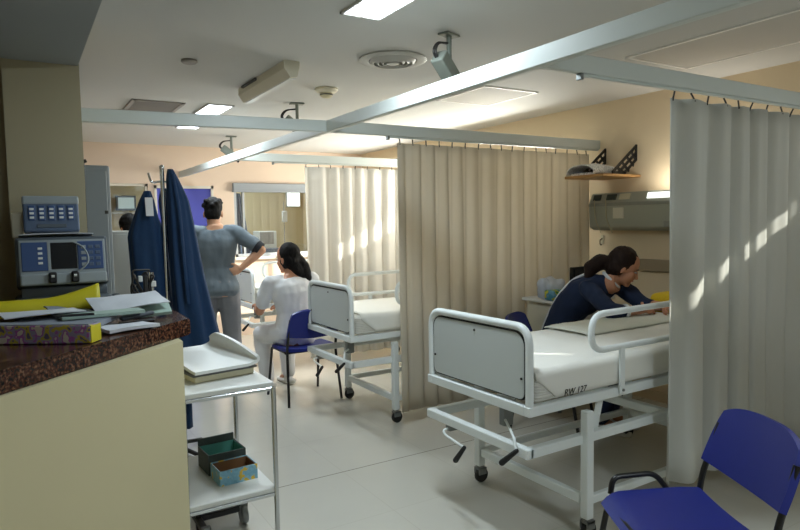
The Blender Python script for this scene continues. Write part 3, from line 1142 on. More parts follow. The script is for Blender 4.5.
# ------------------------------------------------------------------ people
def hand(bm, wrist, d, n, s, curl=.5, sc_=1.0, spread=.12):
    """d finger direction, n palm normal (fingers curl towards n), s thumb side"""
    d, n, s = Vector(d).normalized(), Vector(n).normalized(), Vector(s)
    s = (s - d * s.dot(d)).normalized()
    n = (n - d * n.dot(d) - s * n.dot(s)).normalized()
    wv = Vector(wrist)
    mt = Matrix((d, s, n)).transposed()
    ell(bm, wv + d * .045 * sc_, (.052 * sc_, .039 * sc_, .015 * sc_), mt, 3)
    for k, (o, L) in enumerate(((.028, .070), (.010, .078), (-.009, .072), (-.027, .057))):
        p = wv + d * (.078 - .004 * abs(k - 1)) * sc_ + s * o * sc_
        ang = 0.0
        sd_ = d + s * spread * (1.5 - k) * .6
        sd_.normalize()
        for j, fr in enumerate((.46, .30, .24)):
            ang += curl * (1.0 if j else .8)
            q = p + (sd_ * math.cos(ang) + n * math.sin(ang)) * L * fr * sc_
            cap(bm, p, q, (.0088 - .0008 * j) * sc_, (.0083 - .0009 * j) * sc_, 10)
            p = q
    p = wv + d * .022 * sc_ + s * .026 * sc_
    q = p + (d * .55 + s * .75 + n * .3).normalized() * .042 * sc_
    r = q + (d * .85 + s * .25 + n * .4).normalized() * .032 * sc_
    cap(bm, wv + d * .02 * sc_, p, .013 * sc_, .0125 * sc_, 10)
    cap(bm, p, q, .012 * sc_, .0102 * sc_, 10)
    cap(bm, q, r, .0100 * sc_, .0085 * sc_, 10)


def person(label, base, J, cl):
    """J: joint positions in world space. cl: clothing options"""
    t = thing('person', label, 'person', base)
    inv = -Vector(base)
    V = {k: Vector(v) for k, v in J.items()}
    for k in V:
        if not k.endswith('_d'):
            V[k] = V[k] + inv
    s_ = cl.get('size', 1.0)
    hs = (V['hipR'] - V['hipL']).normalized()
    ss = (V['shR'] - V['shL']).normalized()
    pel = (V['hipL'] + V['hipR']) / 2
    che = (V['shL'] + V['shR']) / 2
    spine = (che - pel)
    mid = V['mid'] if 'mid' in V else pel + spine * .5
    def ctr(u):
        return (1 - u) ** 2 * pel + 2 * u * (1 - u) * (mid * 2 - (pel + che) / 2) + u * u * che
    def secs(grow, u0, u1, top=True, wide=1.0):
        tab = [(-.22, .120, .095), (-.10, .160, .115), (.03, .168, .118), (.18, .152, .108), (.38, .136, .100), (.58, .148, .110), (.76, .166, .118), (.90, .168, .104), (1.0, .150, .080), (1.07, .085, .062), (1.13, .054, .054)]
        out = []
        for u, hw, hd in tab:
            if u < u0 - 1e-6 or u > u1 + 1e-6:
                continue
            c = ctr(u)
            tan = (ctr(u + .05) - ctr(u - .05)).normalized()
            sv = (hs * (1 - min(max(u, 0), 1)) + ss * min(max(u, 0), 1)).normalized()
            sv = (sv - tan * sv.dot(tan)).normalized()
            fv = sv.cross(tan).normalized() * -1
            gl = grow + (cl.get('flare', 0) * max(0, .4 - u))
            out.append((c, sv * (hw * s_ * wide + gl), fv * (hd * s_ + gl)))
        return out
    # ---- body
    b = NB()
    loft(b, secs(0, -.22, 1.13))
    hd, hf, hu = V['head'], V['headf_d'].normalized(), V['headu_d']
    hu = (hu - hf * hu.dot(hf)).normalized()
    hsid = hf.cross(hu)
    HM = Matrix((hf, hsid, hu)).transposed()
    def H(f, s, u):
        return hd + HM @ (Vector((f, s, u)) * s_)
    nb = ctr(1.06)
    cap(b, nb, H(-.03, 0, -.075), .056 * s_, .052 * s_)
    ell(b, H(-.010, 0, .035), (.098 * s_, .074 * s_, .100 * s_), HM)
    ell(b, H(.030, 0, -.035), (.066 * s_, .058 * s_, .075 * s_), HM)
    ell(b, H(.066, 0, -.092), (.026 * s_, .026 * s_, .020 * s_), HM, 2)
    for q in (-1, 1):
        ell(b, H(.058, q * .036, -.022), (.026 * s_, .024 * s_, .028 * s_), HM, 2)
        ell(b, H(-.008, q * .074, -.010), (.020 * s_, .010 * s_, .031 * s_), HM, 2)
    cap(b, H(.086, 0, .018), H(.106, 0, -.024), .008 * s_, .0125 * s_, 10)
    for q in ('L', 'R'):
        sh, el, wr = V['sh' + q], V['el' + q], V['wr' + q]
        chain(b, [sh, sh.lerp(el, .4), el], [.052 * s_, .049 * s_, .038 * s_])
        chain(b, [el, el.lerp(wr, .35), wr], [.038 * s_, .039 * s_, .026 * s_])
        hip, kn, an = V['hip' + q], V['kn' + q], V['an' + q]
        chain(b, [hip, hip.lerp(kn, .45), kn], [.090 * s_, .078 * s_, .055 * s_])
        chain(b, [kn, kn.lerp(an, .35), an], [.053 * s_, .055 * s_, .034 * s_])
        cap(b, an, an + V['toe' + q + '_d'].normalized() * .13 - Vector((0, 0, an.z - .035)), .036, .03)
        hand(b, wr, V['hand' + q + '_d'], V['palm' + q + '_d'], V['thumb' + q + '_d'], cl.get('curl' + q, .45), s_)
    body = fuse('body', b, cl['skin'], t, .006, 3)
    # ---- face
    for q in (-1, 1):
        g = NB(); ell(g, H(.0795, q * .031, .010), (.0100, .0125, .0062), HM, 2); ey = obj('eye', g, M['eye'], t, True)
        g = NB(); ell(g, H(.0872, q * .031, .009), (.0035, .0055, .0055), HM, 2); obj('iris', g, M['iris'], ey, True)
        g = NB(); tube(g, [H(.083, q * .014, .030), H(.088, q * .030, .036), H(.074, q * .050, .031)], [.003, .0036, .002], 6); obj('eyebrow', g, cl['hair'], t, True)
    g = NB(); ell(g, H(.0915, 0, -.052), (.007, .022, .0075), HM, 2); obj('mouth', g, M['lips'], t, True)
    # ---- hair
    g = NB()
    if cl['style'] == 'short':
        ell(g, H(-.022, 0, .050), (.098, .083, .098), HM)
        ell(g, H(-.050, 0, -.005), (.062, .074, .080), HM)
        for k in range(16):
            a, e_ = random.uniform(0, 2 * PI), random.uniform(0, .8)
            ell(g, H(-.025 + .084 * math.cos(a) * math.cos(e_), .076 * math.sin(a) * math.cos(e_), .050 + .085 * math.sin(e_)), (.026, .026, .02), HM, 1)
    else:
        ell(g, H(-.034, 0, .047), (.100, .086, .101), HM)
        for q in (-1, 1):
            ell(g, H(-.045, q * .060, -.012), (.056, .025, .060), HM, 2)
        ell(g, H(-.060, 0, -.020), (.060, .072, .075), HM)
    for pts, rad in cl.get('locks', []):
        chain(g, [Vector(p) + inv for p in pts], rad)
    fuse('hair', g, cl['hair'], t, .007, 3, .004, 26)
    # ---- clothes
    g = NB()
    loft(g, secs(.012, cl.get('hem', -.22), 1.0) + [(ctr(1.06), *[v for v in secs(.012, 1.07, 1.07)[0][1:]])])
    for q in ('L', 'R'):
        sh, el, wr = V['sh' + q], V['el' + q], V['wr' + q]
        f = cl['sleeve']
        chain(g, [che.lerp(sh, .55), sh], [.062 * s_, .064 * s_])
        if f <= 1:
            chain(g, [sh, sh.lerp(el, f * .5), sh.lerp(el, f)], [.065 * s_, .064 * s_, .062 * s_])
        else:
            chain(g, [sh, sh.lerp(el, .5), el], [.064 * s_, .060 * s_, .052 * s_])
            chain(g, [el, el.lerp(wr, (f - 1) * .5), el.lerp(wr, f - 1)], [.052 * s_, .050 * s_, .043 * s_])
    fuse('uniform_top', g, cl['top'], t, .009, 4, cl.get('crease', .006), 11)
    g = NB()
    loft(g, secs(.006, -.22, .18))
    for q in ('L', 'R'):
        hip, kn, an = V['hip' + q], V['kn' + q], V['an' + q]
        chain(g, [hip, hip.lerp(kn, .45), kn], [.101 * s_, .093 * s_, .078 * s_])
        chain(g, [kn, kn.lerp(an, .5), kn.lerp(an, .94)], [.077 * s_, .072 * s_, .062 * s_])
    fuse('trousers', g, cl['bottom'], t, .010, 4, .007, 10)
    for q in ('L', 'R'):
        an, td = V['an' + q], V['toe' + q + '_d'].normalized()
        g = NB()
        b0 = Vector((an.x, an.y, 0.0)) + inv * 0
        zf = -Vector(base).z
        for k in range(7):
            p = Vector((an.x, an.y, 0)) + td * (-.06 + .038 * k)
            ell(g, (p.x, p.y, zf + .038 - .003 * k), (.045, .042, .036 - .002 * k), None, 2)
        cap(g, (an.x, an.y, zf + .05), (an.x, an.y, zf + .085), .045, .043)
        sho = fuse('shoe', g, cl['shoes'], t, .008, 3)
        me = sho.data
        for v in me.vertices:
            if v.co.z < zf + .004:
                v.co.z = zf + .004
    return t, V, H, secs


# standing man in grey scrubs, back to the camera
vx, vy = Vector((.25, .97, 0)).normalized(), Vector((.97, -.25, 0)).normalized()   # facing direction, his right
mb = Vector((1.53, 5.75, 0))
def mp(r, f, z):
    return mb + vy * r + vx * f + Vector((0, 0, z))
man, _, _, _ = person('man in grey scrubs standing with one hand on his hip', mb, {
    'hipL': mp(-.095, 0, .92), 'hipR': mp(.095, 0, .92), 'mid': mp(.0, .02, 1.16), 'shL': mp(-.175, .0, 1.43), 'shR': mp(.175, .0, 1.43),
    'head': mp(-.01, .045, 1.60), 'headf_d': vx * .95 + vy * .1 + Vector((0, 0, -.2)), 'headu_d': Vector((0, 0, 1)),
    'elR': mp(.40, -.08, 1.26), 'wrR': mp(.215, -.07, 1.10), 'handR_d': vy * -.85 + Vector((0, 0, -.35)), 'palmR_d': vx * 1.0 + vy * -.1, 'thumbR_d': Vector((0, 0, 1)),
    'elL': mp(-.30, .04, 1.18), 'wrL': mp(-.24, .22, 1.02), 'handL_d': vx * .6 + vy * .5 + Vector((0, 0, -.3)), 'palmL_d': vy, 'thumbL_d': Vector((0, 0, 1)),
    'knL': mp(-.11, .02, .50), 'knR': mp(.12, .02, .50), 'anL': mp(-.12, 0, .09), 'anR': mp(.14, -.02, .09),
    'toeL_d': vx - vy * .2, 'toeR_d': vx + vy * .3},
    dict(skin=M['skin_light'], hair=M['hair_black'], style='short', top=M['scrub_grey'], bottom=M['scrub_trouser'], shoes=M['shoe'], sleeve=.72, hem=-.22, flare=.03, crease=.009, curlR=.25, size=1.07,
         locks=[]))
# dark band at the sleeve end of the man's raised arm
shR, elR = mp(.175, .0, 1.43) - mb, mp(.40, -.08, 1.26) - mb
g = NB(); tube(g, [shR.lerp(elR, .80), shR.lerp(elR, .97)], [.066, .062], 18); obj('sleeve_band', g, M['dark_cloth'], man, True)

# seated woman in white, back to the camera
wb = Vector((2.04, 5.10, 0))
fd, rd = Vector((-.10, .99, 0)).normalized(), Vector((.99, .10, 0)).normalized()
def wp(r, f, z):
    return wb + rd * r + fd * f + Vector((0, 0, z))
person('seated woman in white uniform with dark ponytail', wb, {
    'hipL': wp(-.12, 0, .555), 'hipR': wp(.08, 0, .555), 'mid': wp(-.02, .02, .78), 'shL': wp(-.21, .09, .995), 'shR': wp(.16, .02, 1.005),
    'head': wp(-.02, .12, 1.185), 'headf_d': fd * .95 - rd * .42 + Vector((0, 0, -.16)), 'headu_d': Vector((0, 0, 1)) - rd * .05,
    'elL': wp(-.26, .20, .74), 'wrL': wp(-.18, .42, .76), 'handL_d': fd * 1.0 + rd * .3, 'palmL_d': Vector((0, 0, -1)), 'thumbL_d': rd,
    'elR': wp(.20, .16, .76), 'wrR': wp(.06, .40, .74), 'handR_d': fd - rd * .3, 'palmR_d': Vector((0, 0, -1)), 'thumbR_d': rd * -1,
    'knL': wp(-.15, .42, .50), 'knR': wp(.10, .43, .50), 'anL': wp(-.13, .36, .09), 'anR': wp(.10, .40, .09), 'toeL_d': fd - rd * .3, 'toeR_d': fd},
    dict(skin=M['skin'], hair=M['hair_black'], style='long', top=M['white_cloth'], bottom=M['white_cloth'], shoes=M['shoe'], sleeve=.70, hem=-.10, flare=.03, crease=.009, size=1.03,
         locks=[([wp(.04, .09, 1.20), wp(.09, .04, 1.12), wp(.11, .00, 1.02), wp(.10, -.03, .93)], [.06, .055, .045, .015]),
                ([wp(-.02, .10, 1.17), wp(.04, .04, 1.08), wp(.08, .0, .98)], [.075, .065, .03])]))

# woman in navy, seated behind the bed and leaning over it
nb_ = Vector((3.32, 3.26, 0))
nh = {
    'hipL': (3.41, 3.31, .56), 'hipR': (3.23, 3.21, .56), 'mid': (3.35, 3.19, .85), 'shL': (3.61, 2.97, 1.025), 'shR': (3.26, 2.94, 1.03),
    'head': (3.525, 2.86, 1.155), 'headf_d': (.62, -.70, -.50), 'headu_d': (.22, -.25, .92),
    'elL': (3.645, 2.80, .905), 'wrL': (3.65, 2.62, .905), 'handL_d': (-.6, -.35, 0), 'palmL_d': (-.3, .1, -1), 'thumbL_d': (.3, -.3, 1),
    'elR': (3.19, 2.68, .905), 'wrR': (3.42, 2.62, .905), 'handR_d': (1, .0, .02), 'palmR_d': (0, .5, -.8), 'thumbR_d': (0, .6, .7),
    'knL': (3.62, 2.95, .52), 'knR': (3.44, 2.87, .52), 'anL': (3.58, 3.02, .09), 'anR': (3.41, 2.95, .09), 'toeL_d': (.5, -.87, 0), 'toeR_d': (.5, -.87, 0)}
nurse, NV, NH, NS = person('woman in navy uniform leaning on the bed with dark ponytail', nb_, nh,
    dict(skin=M['skin'], hair=M['hair_brown'], style='long', top=M['navy'], bottom=M['navy'], shoes=M['shoe'], sleeve=1.35, hem=-.22, flare=.02, crease=.008, size=.97, curlR=.4, curlL=.4,
         locks=[([(3.48, 2.92, 1.18), (3.42, 2.97, 1.20), (3.36, 3.00, 1.16), (3.32, 3.00, 1.07)], [.05, .055, .052, .02])]))
ce = (NV['shL'] + NV['shR']) / 2
ax = (NV['head'] - ce).normalized()
u1 = ax.cross(Vector((0, 0, 1))).normalized(); u2 = u1.cross(ax)
cc = ce.lerp(NV['head'], .36)
g = NB(); tube(g, [cc + (u1 * math.cos(k * PI / 9) + u2 * math.sin(k * PI / 9)) * .069 for k in range(18)], .012, 8, closed=True)
obj('collar', g, M['white_cloth'], nurse, True)
g = NB()
tr = [c - f * 1.04 for c, sv, f in NS(.022, .03, .92)]
tube(g, fillet(tr, .1, 4), .010, 8); obj('white_trim', g, M['white_cloth'], nurse, True)
g = NB(); d0, d1 = NV['elR'].lerp(NV['wrR'], .38), NV['elR'].lerp(NV['wrR'], .47)
tube(g, [d0, d1], .0455, 18); obj('cuff', g, M['white_cloth'], nurse, True)

# dark-haired person beyond the white cabinet
pb = Vector((.90, 6.30, 0))
pf, pr = Vector((-.3, .95, 0)).normalized(), Vector((.95, .3, 0)).normalized()
def pp(r, f, z):
    return pb + pr * r + pf * f + Vector((0, 0, z))
person('dark-haired person mostly hidden behind the white cabinet', pb, {
    'hipL': pp(-.09, 0, .82), 'hipR': pp(.09, 0, .82), 'mid': pp(0, .02, 1.05), 'shL': pp(-.16, 0, 1.27), 'shR': pp(.16, 0, 1.27),
    'head': pp(0, .05, 1.475), 'headf_d': pf + Vector((0, 0, -.25)), 'headu_d': Vector((0, 0, 1)),
    'elL': pp(-.23, .02, 1.02), 'wrL': pp(-.18, .22, .95), 'handL_d': pf, 'palmL_d': Vector((0, 0, -1)), 'thumbL_d': pr,
    'elR': pp(.23, .02, 1.02), 'wrR': pp(.18, .22, .95), 'handR_d': pf, 'palmR_d': Vector((0, 0, -1)), 'thumbR_d': pr * -1,
    'knL': pp(-.10, .02, .45), 'knR': pp(.10, .02, .45), 'anL': pp(-.10, 0, .09), 'anR': pp(.10, 0, .09), 'toeL_d': pf, 'toeR_d': pf},
    dict(skin=M['skin'], hair=M['hair_black'], style='short', top=M['white_cloth'], bottom=M['white_cloth'], shoes=M['shoe'], sleeve=.7, hem=-.22, size=.93))


# ------------------------------------------------------------------ right wall by the first bed
t = thing('wall_shelf', 'wooden wall shelf on two black perforated brackets', 'shelf', (XR, 3.62, 1.83))
g = NB(); box(g, (-.45, -.21, 0), (0, .20, .022), .003, 1); obj('board', g, M['wood'], t)
for y in (-.17, .15):
    g = NB()
    outer = [(-.004, .022), (-.004, .20), (-.02, .20), (-.30, .028), (-.30, .022)]
    # perforated triangular plate: outer frame, ribs
    for a, b_ in (((-.01, .105), (-.01, .20)), ((-.01, .192), (-.30, .030)), ((-.01, .112), (-.155, .030)), ((-.30, .030), (-.14, .030)), ((-.01, .152), (-.228, .030))):
        bar(g, (a[0], y, a[1]), (b_[0], y, b_[1]), .012, .019, .002)
    for k in range(1, 5):
        x = -.30 + .285 * k / 5
        zt = .030 + .162 * (x + .30) / .29
        bar(g, (x, y, zt), (min(x + .09, -.01), y, max(zt - .05, .03)), .012, .017, .002)
    for v in g.verts:
        v.co.z = .022 + (v.co.z - .022) * 1.4
    obj('bracket', g, M['black_metal'], t)
g = NB()
def clothf(u, v):
    a = PI * u
    return (4.40 - .43 + .29 * v, 3.655 + .145 * -math.cos(a) , 1.853 + .085 * math.sin(a) ** .8 * (1 - .35 * abs(v - .5)) + .006 * mnoise.noise(Vector((u * 8, v * 8, 0))))
sheet(g, lambda u, v: (lambda p: (p[0] + .0, p[1], p[2] + .013))(clothf(u, v)), 22, 14, .008)
box(g, (3.99, 3.54, 1.8535), (4.24, 3.77, 1.874), .008)
for v in g.verts:
    v.co = v.co + Vector((0, .015, 0))
tag(obj('folded_cloth', g, M['speckled'], None, True), 'grey and white patterned cloth folded on the wall shelf', 'cloth')

t = thing('bedhead_unit', 'long grey bedhead service unit on the wall below the shelf', 'wall unit', (XR, 3.04, 1.395))
prof = [(0, 0), (-.10, .0), (-.155, .03), (-.165, .215), (-.15, .235), (-.12, .315), (0, .315)]
g = NB()
A = [g.verts.new((x, -.82, z)) for x, z in prof]; B = [g.verts.new((x, .775, z)) for x, z in prof]
g.faces.new(A); g.faces.new(B[::-1])
for i in range(len(prof)):
    g.faces.new((A[i], A[(i + 1) % 7], B[(i + 1) % 7], B[i]))
bmesh.ops.bevel(g, geom=list(g.edges), offset=.006, segments=2, affect='EDGES')
obj('body', g, M['unit_grey'], t)
g = NB(); box(g, (-.170, -.80, .205), (-.160, .77, .232), .003, 1); obj('front_rail', g, M['unit_top'], t)
mtx = Matrix.Translation((-.139, 0, .278)) @ Matrix.Rotation(math.radians(20), 4, 'Y')
g = NB(); box(g, (-.004, -.72, -.024), (.004, .20, .026), .002, 1, mtx); obj('light_cover', g, emit('unit_lamp', '#eef2ea', 1.3), t)
l = bpy.data.lights.new('unit_light', 'AREA')
l.shape = 'RECTANGLE'; l.size = .05; l.size_y = .9; l.energy = 3.5; l.color = (1.0, .95, .86)
lo = bpy.data.objects.new('unit_light', l)
lo.location = (-.155, -.26, .325)
lo.rotation_euler = (0, math.radians(180 + 20), 0)
C.objects.link(lo); lo.parent = t
g = NB(); box(g, (-.004, .50, -.024), (.004, .60, .026), .002, 1, mtx); box(g, (-.004, .66, -.024), (.004, .74, .026), .002, 1, mtx); obj('switch_plate', g, M['box_dark'], t)
g = NB(); box(g, (-.004, .36, -.024), (.004, .47, .026), .002, 1, mtx); obj('vent_plate', g, M['plastic_beige'], t)
g = NB(); box(g, (-.172, .40, .10), (-.158, .51, .19), .003, 1); obj('socket_plate', g, M['plastic_cream'], t)
g = NB(); box(g, (-.170, -.25, .03), (-.155, .03, .075), .003, 1); obj('outlet_strip', g, M['unit_top'], t)
for y in (.58, .70):
    g = NB(); tube(g, fillet([(-.175, y, .26), (-.18, y - .01, .1), (-.15, y - .05, -.02)], .05), .0035, 6); obj('cord', g, M['cable_cream'], t, True)
t = thing('wall_hook', 'small brass-coloured hook on the wall below the bedhead unit', 'hook', (XR, 3.80, 1.30))
g = NB(); box(g, (-.008, -.018, -.03), (0, .018, .05), .004, 1); obj('plate', g, M['plastic_beige'], t)
g = NB(); tube(g, fillet([(-.006, 0, .02), (-.035, 0, .01), (-.035, 0, -.03), (-.015, 0, -.035)], .012), .005, 6); obj('hook_arm', g, M['bumper'], t, True)

# bedside table and its load
t = thing('bedside_table', 'pale bedside table behind the woman in navy', 'table', (3.77, 3.60, 0))
g = NB(); box(g, (-.32, -.20, .85), (.32, .20, .875), .006); obj('tabletop', g, M['plastic_white'], t)
g = NB(); box(g, (-.28, -.18, .12), (.28, .18, .85), .006); obj('cabinet', g, M['plastic_cream'], t)
g = NB(); box(g, (-.27, -.187, .45), (.27, -.18, .83), .003, 1); d_ = obj('door', g, M['plastic_white'], t)
g = NB(); tube(g, fillet([(-.05, -.187, .75), (-.05, -.205, .75), (.05, -.205, .75), (.05, -.187, .75)], .01), .005, 6); obj('handle', g, M['chrome'], d_, True)
for sx in (-1, 1):
    for sy in (-1, 1):
        g = NB(); tube(g, [(sx * .25, sy * .15, 0.0), (sx * .25, sy * .15, .13)], .015, 8); obj('leg', g, M['steel'], t, True)
g = NB(); box(g, (3.44, 3.44, .8755), (3.66, 3.54, .955), .015, 2); 
tag(obj('snack_packet', g, M['pack'], None, True), 'green and yellow printed packet on the bedside table', 'packet')
g = NB()
for k in range(7):
    ell(g, (3.50 + .03 * k * .8, 3.58 + .03 * random.uniform(-1, 1), .975 + random.uniform(-.03, .03)), (.06, .045, .05), None, 2)
box(g, (3.46, 3.555, .876), (3.66, 3.64, .96), .01)
e = fuse('plastic_bag', g, M['bag'], None, .012, 2, .008, 20)
tag(e, 'pale see-through plastic bag behind the printed packet', 'bag')
t = thing('small_monitor', 'small black monitor screen behind the woman in navy', 'monitor', (3.83, 3.52, .8755))
g = NB(); box(g, (-.11, -.015, .06), (.11, .025, .24), .008); obj('casing', g, M['black_metal'], t)
g = NB(); box(g, (-.095, -.018, .075), (.095, -.014, .225)); obj('screen', g, M['screen'], t)
g = NB(); box(g, (-.07, -.04, 0), (.07, .05, .012), .004, 1); tube(g, [(0, .005, .01), (0, .005, .08)], .012, 8); obj('stand', g, M['black_metal'], t)

# ------------------------------------------------------------------ reception counter and its load
CZ = 1.10
t = thing('reception_counter', 'cream nurses counter with polished brown granite top', 'counter', (.2, 2.9, 0))
off = Vector((-.2, -2.9, 0))
top = [(-2.2, -.04), (-1.9, .25), (.587, 2.717), (.605, 3.40), (.36, 3.548), (-2.2, 3.548)]
top = [(-2.2, -.09), (.612, 2.752), (.62, 3.38), (.50, 3.548), (-2.2, 3.548)]
g = NB(); prism(g, [(x - .2, y - 2.9) for x, y in top], CZ - .07, CZ)
bmesh.ops.bevel(g, geom=list(g.edges), offset=.006, segments=2, affect='EDGES')
obj('worktop', g, M['granite'], t)
wall = [(-2.2, .10), (.548, 2.613), (.550, 3.36), (.46, 3.53), (.32, 3.53), (.40, 3.32), (.40, 2.64), (-2.2, .28)]
g = NB(); prism(g, [(x - .2, y - 2.9) for x, y in wall], 0, CZ - .07); obj('front_wall', g, M['counter_wall'], t)

# long printed carton at the edge
t = thing('printed_carton', 'long flat carton with yellow and purple print at the counter edge', 'box', (.195, 2.365, CZ), math.atan2(.547, -.837) - PI)
# local x runs from the left end to the corner; +y away from the camera
g = NB(); box(g, (-.62, 0, .001), (-.003, .07, .064), .003, 1); obj('carton', g, M['print_floral'], t)
g = NB(); box(g, (-.003, .002, .003), (0, .068, .062)); obj('end_panel', g, M['yellow_plastic'], t)
g = NB(); box(g, (-.61, .006, .064), (-.010, .064, .067)); obj('lid', g, M['paper_grey'], t)


def flat(name, m, c, L, W_, th, rot, label, cat, tilt=(0, 0), wave=0.0, group=None):
    g = NB()
    sheet(g, lambda u, v: ((u - .5) * L, (v - .5) * W_, wave * math.sin(u * 3 + v * 2) + wave * .6 * mnoise.noise(Vector((u * 3, v * 3, L * 9)))), 10, 8, th)
    o = obj(name, g, m, None)
    o.location = c
    o.rotation_euler = (tilt[0], tilt[1], rot)
    return tag(o, label, cat, group)


flat('folder', M['paper_dark'], (.06, 2.71, CZ + .012), .34, .24, .02, -.5, 'dark folder lying under the loose papers behind the carton', 'folder')
flat('folder', M['paper_grey'], (.12, 2.72, CZ + .034), .34, .24, .018, -.42, 'grey folder stacked on the dark folder behind the carton', 'folder')
flat('folder', M['paper_green'], (.27, 2.74, CZ + .053), .30, .10, .012, .1, 'pale green folder topmost of the stack behind the carton', 'folder')
flat('paper_sheet', M['paper'], (.06, 2.84, CZ + .064), .28, .18, .004, .2, 'white paper lying on the grey folder at the frame edge', 'paper', (0, 0), .004)
flat('notepad', M['paper'], (.34, 2.60, CZ + .012), .20, .13, .012, .35, 'white notepad beside the end of the printed carton', 'notepad', (0, 0), .003)
flat('paper_sheet', M['paper'], (.40, 2.98, CZ + .066), .30, .20, .004, .12, 'large white paper tilted up on the counter before the monitor', 'paper', (.24, -.10), .010)
flat('folder', M['paper_green'], (.47, 2.97, CZ + .030), .20, .20, .012, -.1, 'pale green folder under the large tilted paper', 'folder', (.18, -.05))
flat('paper_sheet', M['paper_grey'], (.175, 2.985, CZ + .045), .18, .11, .006, .3, 'crumpled grey paper left of the large tilted paper', 'paper', (.2, .05), .012)
g = NB(); tube(g, [(.10, 2.60, CZ + .075), (.23, 2.62, CZ + .070)], .005, 8); tag(obj('pen', g, M['black_metal'], None, True), 'black pen lying on the folders behind the carton', 'pen')
t = thing('stapler', 'small dark stapler on the papers near the counter corner', 'stapler', (.40, 2.76, CZ + .001), .2)
g = NB(); box(g, (-.07, -.018, 0), (.07, .018, .01), .004, 1); obj('base', g, M['black_metal'], t)
g = NB(); bar(g, (-.065, 0, .022), (.07, 0, .036), .028, .018, .006); obj('arm', g, M['dev_grey'], t)

# yellow plastic pouch under the monitor
g = NB()
sheet(g, lambda u, v: (-.10 + .40 * u, 3.085 + .10 * v, CZ + .004 + .035 + (.050 + .055 * max(0, (u - .45) / .55) ** 1.5) * math.sin(PI * (.08 + .84 * v)) ** .7 - .036 * (1 - math.sin(PI * v) ** .3)), 22, 16, .004)
tag(obj('yellow_pouch', g, M['yellow_plastic'], None, True, False), 'bent yellow plastic pouch below the patient monitor', 'pouch')

# monitor device
t = thing('patient_monitor', 'grey patient monitor with blue keypad panels and dark screen', 'monitor', (.168, 3.34, CZ))
g = NB()
box(g, (-.20, -.14, .0), (.205, .13, .085), .03, 3); box(g, (-.17, -.10, .08), (.18, .11, .13), .01, 2)
obj('base', g, M['dev_grey'], t, True)
mt = Matrix.Translation((0, 0, .12)) @ Matrix.Rotation(math.radians(-8), 4, 'X')
def dbox(part, m, a, b, bev=.003, par=None):
    g = NB(); box(g, a, b, bev, 2, mt); return obj(part, g, m, par or t)
cas = dbox('casing', M['dev_grey'], (-.185, -.10, 0), (.19, .09, .225), .012)
dbox('faceplate', M['dev_light'], (-.172, -.108, .012), (.178, -.098, .21), .004)
dbox('front_lip', M['dev_light'], (-.172, -.135, .004), (.178, -.10, .055), .008)
kp = dbox('keypad', M['dev_blue'], (-.162, -.112, .070), (-.060, -.107, .200), .002)
kq = dbox('keypad', M['dev_blue'], (.062, -.112, .070), (.168, -.107, .200), .002)
dbox('screen', M['screen'], (-.048, -.112, .076), (.058, -.107, .196), .002)
dbox('label_strip', M['dev_light'], (-.060, -.113, .070), (-.048, -.107, .200), .001)
for k in range(4):
    dbox('button', M['plastic_white'], (-.098, -.115, .100 + .022 * k), (-.080, -.111, .110 + .022 * k), .001, kp)
for i in range(3):
    for k in range(4):
        dbox('button', M['dev_slate'] if i else M['dev_light'], (.076 + .030 * i, -.115, .085 + .027 * k), (.096 + .030 * i, -.111, .100 + .027 * k), .001, kq)
for x in (-.045, .045):
    g = NB(); box(g, (x - .016, -.155, .010), (x + .016, -.125, .060), .006, 2, mt); obj('connector', g, M['black_metal'], t)
    g = NB(); tube(g, [mt @ Vector((x - .006, -.158, .04)), mt @ Vector((x + .006, -.158, .04))], .006, 8); obj('plug', g, M['plastic_white'], t)
g = NB(); tube(g, fillet([mt @ Vector((.05, -.14, .05)), mt @ Vector((.11, -.15, .10)), mt @ Vector((.09, -.13, .17)), mt @ Vector((.04, -.12, .20))], .04), .004, 8); obj('lead', g, M['dev_light'], t, True)
g = NB(); tube(g, fillet([(.19, -.05, .05), (.23, -.07, .06), (.235, .02, .06), (.20, .05, .05)], .03), .012, 8); obj('side_handle', g, M['dev_grey'], t, True)
# paper and charger on top of the monitor
flat('paper_sheet', M['paper'], (.15, 3.35, CZ + .358), .30, .16, .003, .03, 'thin white paper between the monitor and the button panel', 'paper', (-.12, 0), .004)
t = thing('button_panel', 'slate blue unit with five rows of white buttons, standing on the patient monitor', 'control unit', (.137, 3.37, CZ + .375))
mt = Matrix.Rotation(math.radians(-12), 4, 'X')
dbox('casing', M['dev_slate'], (-.115, -.03, 0), (.115, .03, .165), .008)
dbox('top_rim', M['dev_light'], (-.117, -.034, .128), (.117, .034, .170), .008)
for i in range(5):
    x = -.080 + .040 * i
    c = dbox('button_column', M['dev_blue'], (x - .014, -.034, .052), (x + .014, -.029, .122), .002)
    for k in range(3):
        dbox('button', M['plastic_white'], (x - .009, -.037, .060 + .020 * k), (x + .009, -.033, .070 + .020 * k), .001, c)
dbox('name_strip', M['dev_grey'], (-.06, -.034, .018), (.06, -.029, .034), .001)
g = NB(); box(g, (-.025, 3.40, CZ + .352), (.025, 3.47, CZ + .47), .006)
tag(obj('white_box', g, M['plastic_cream'], None), 'small cream box at the side of the button panel', 'box')

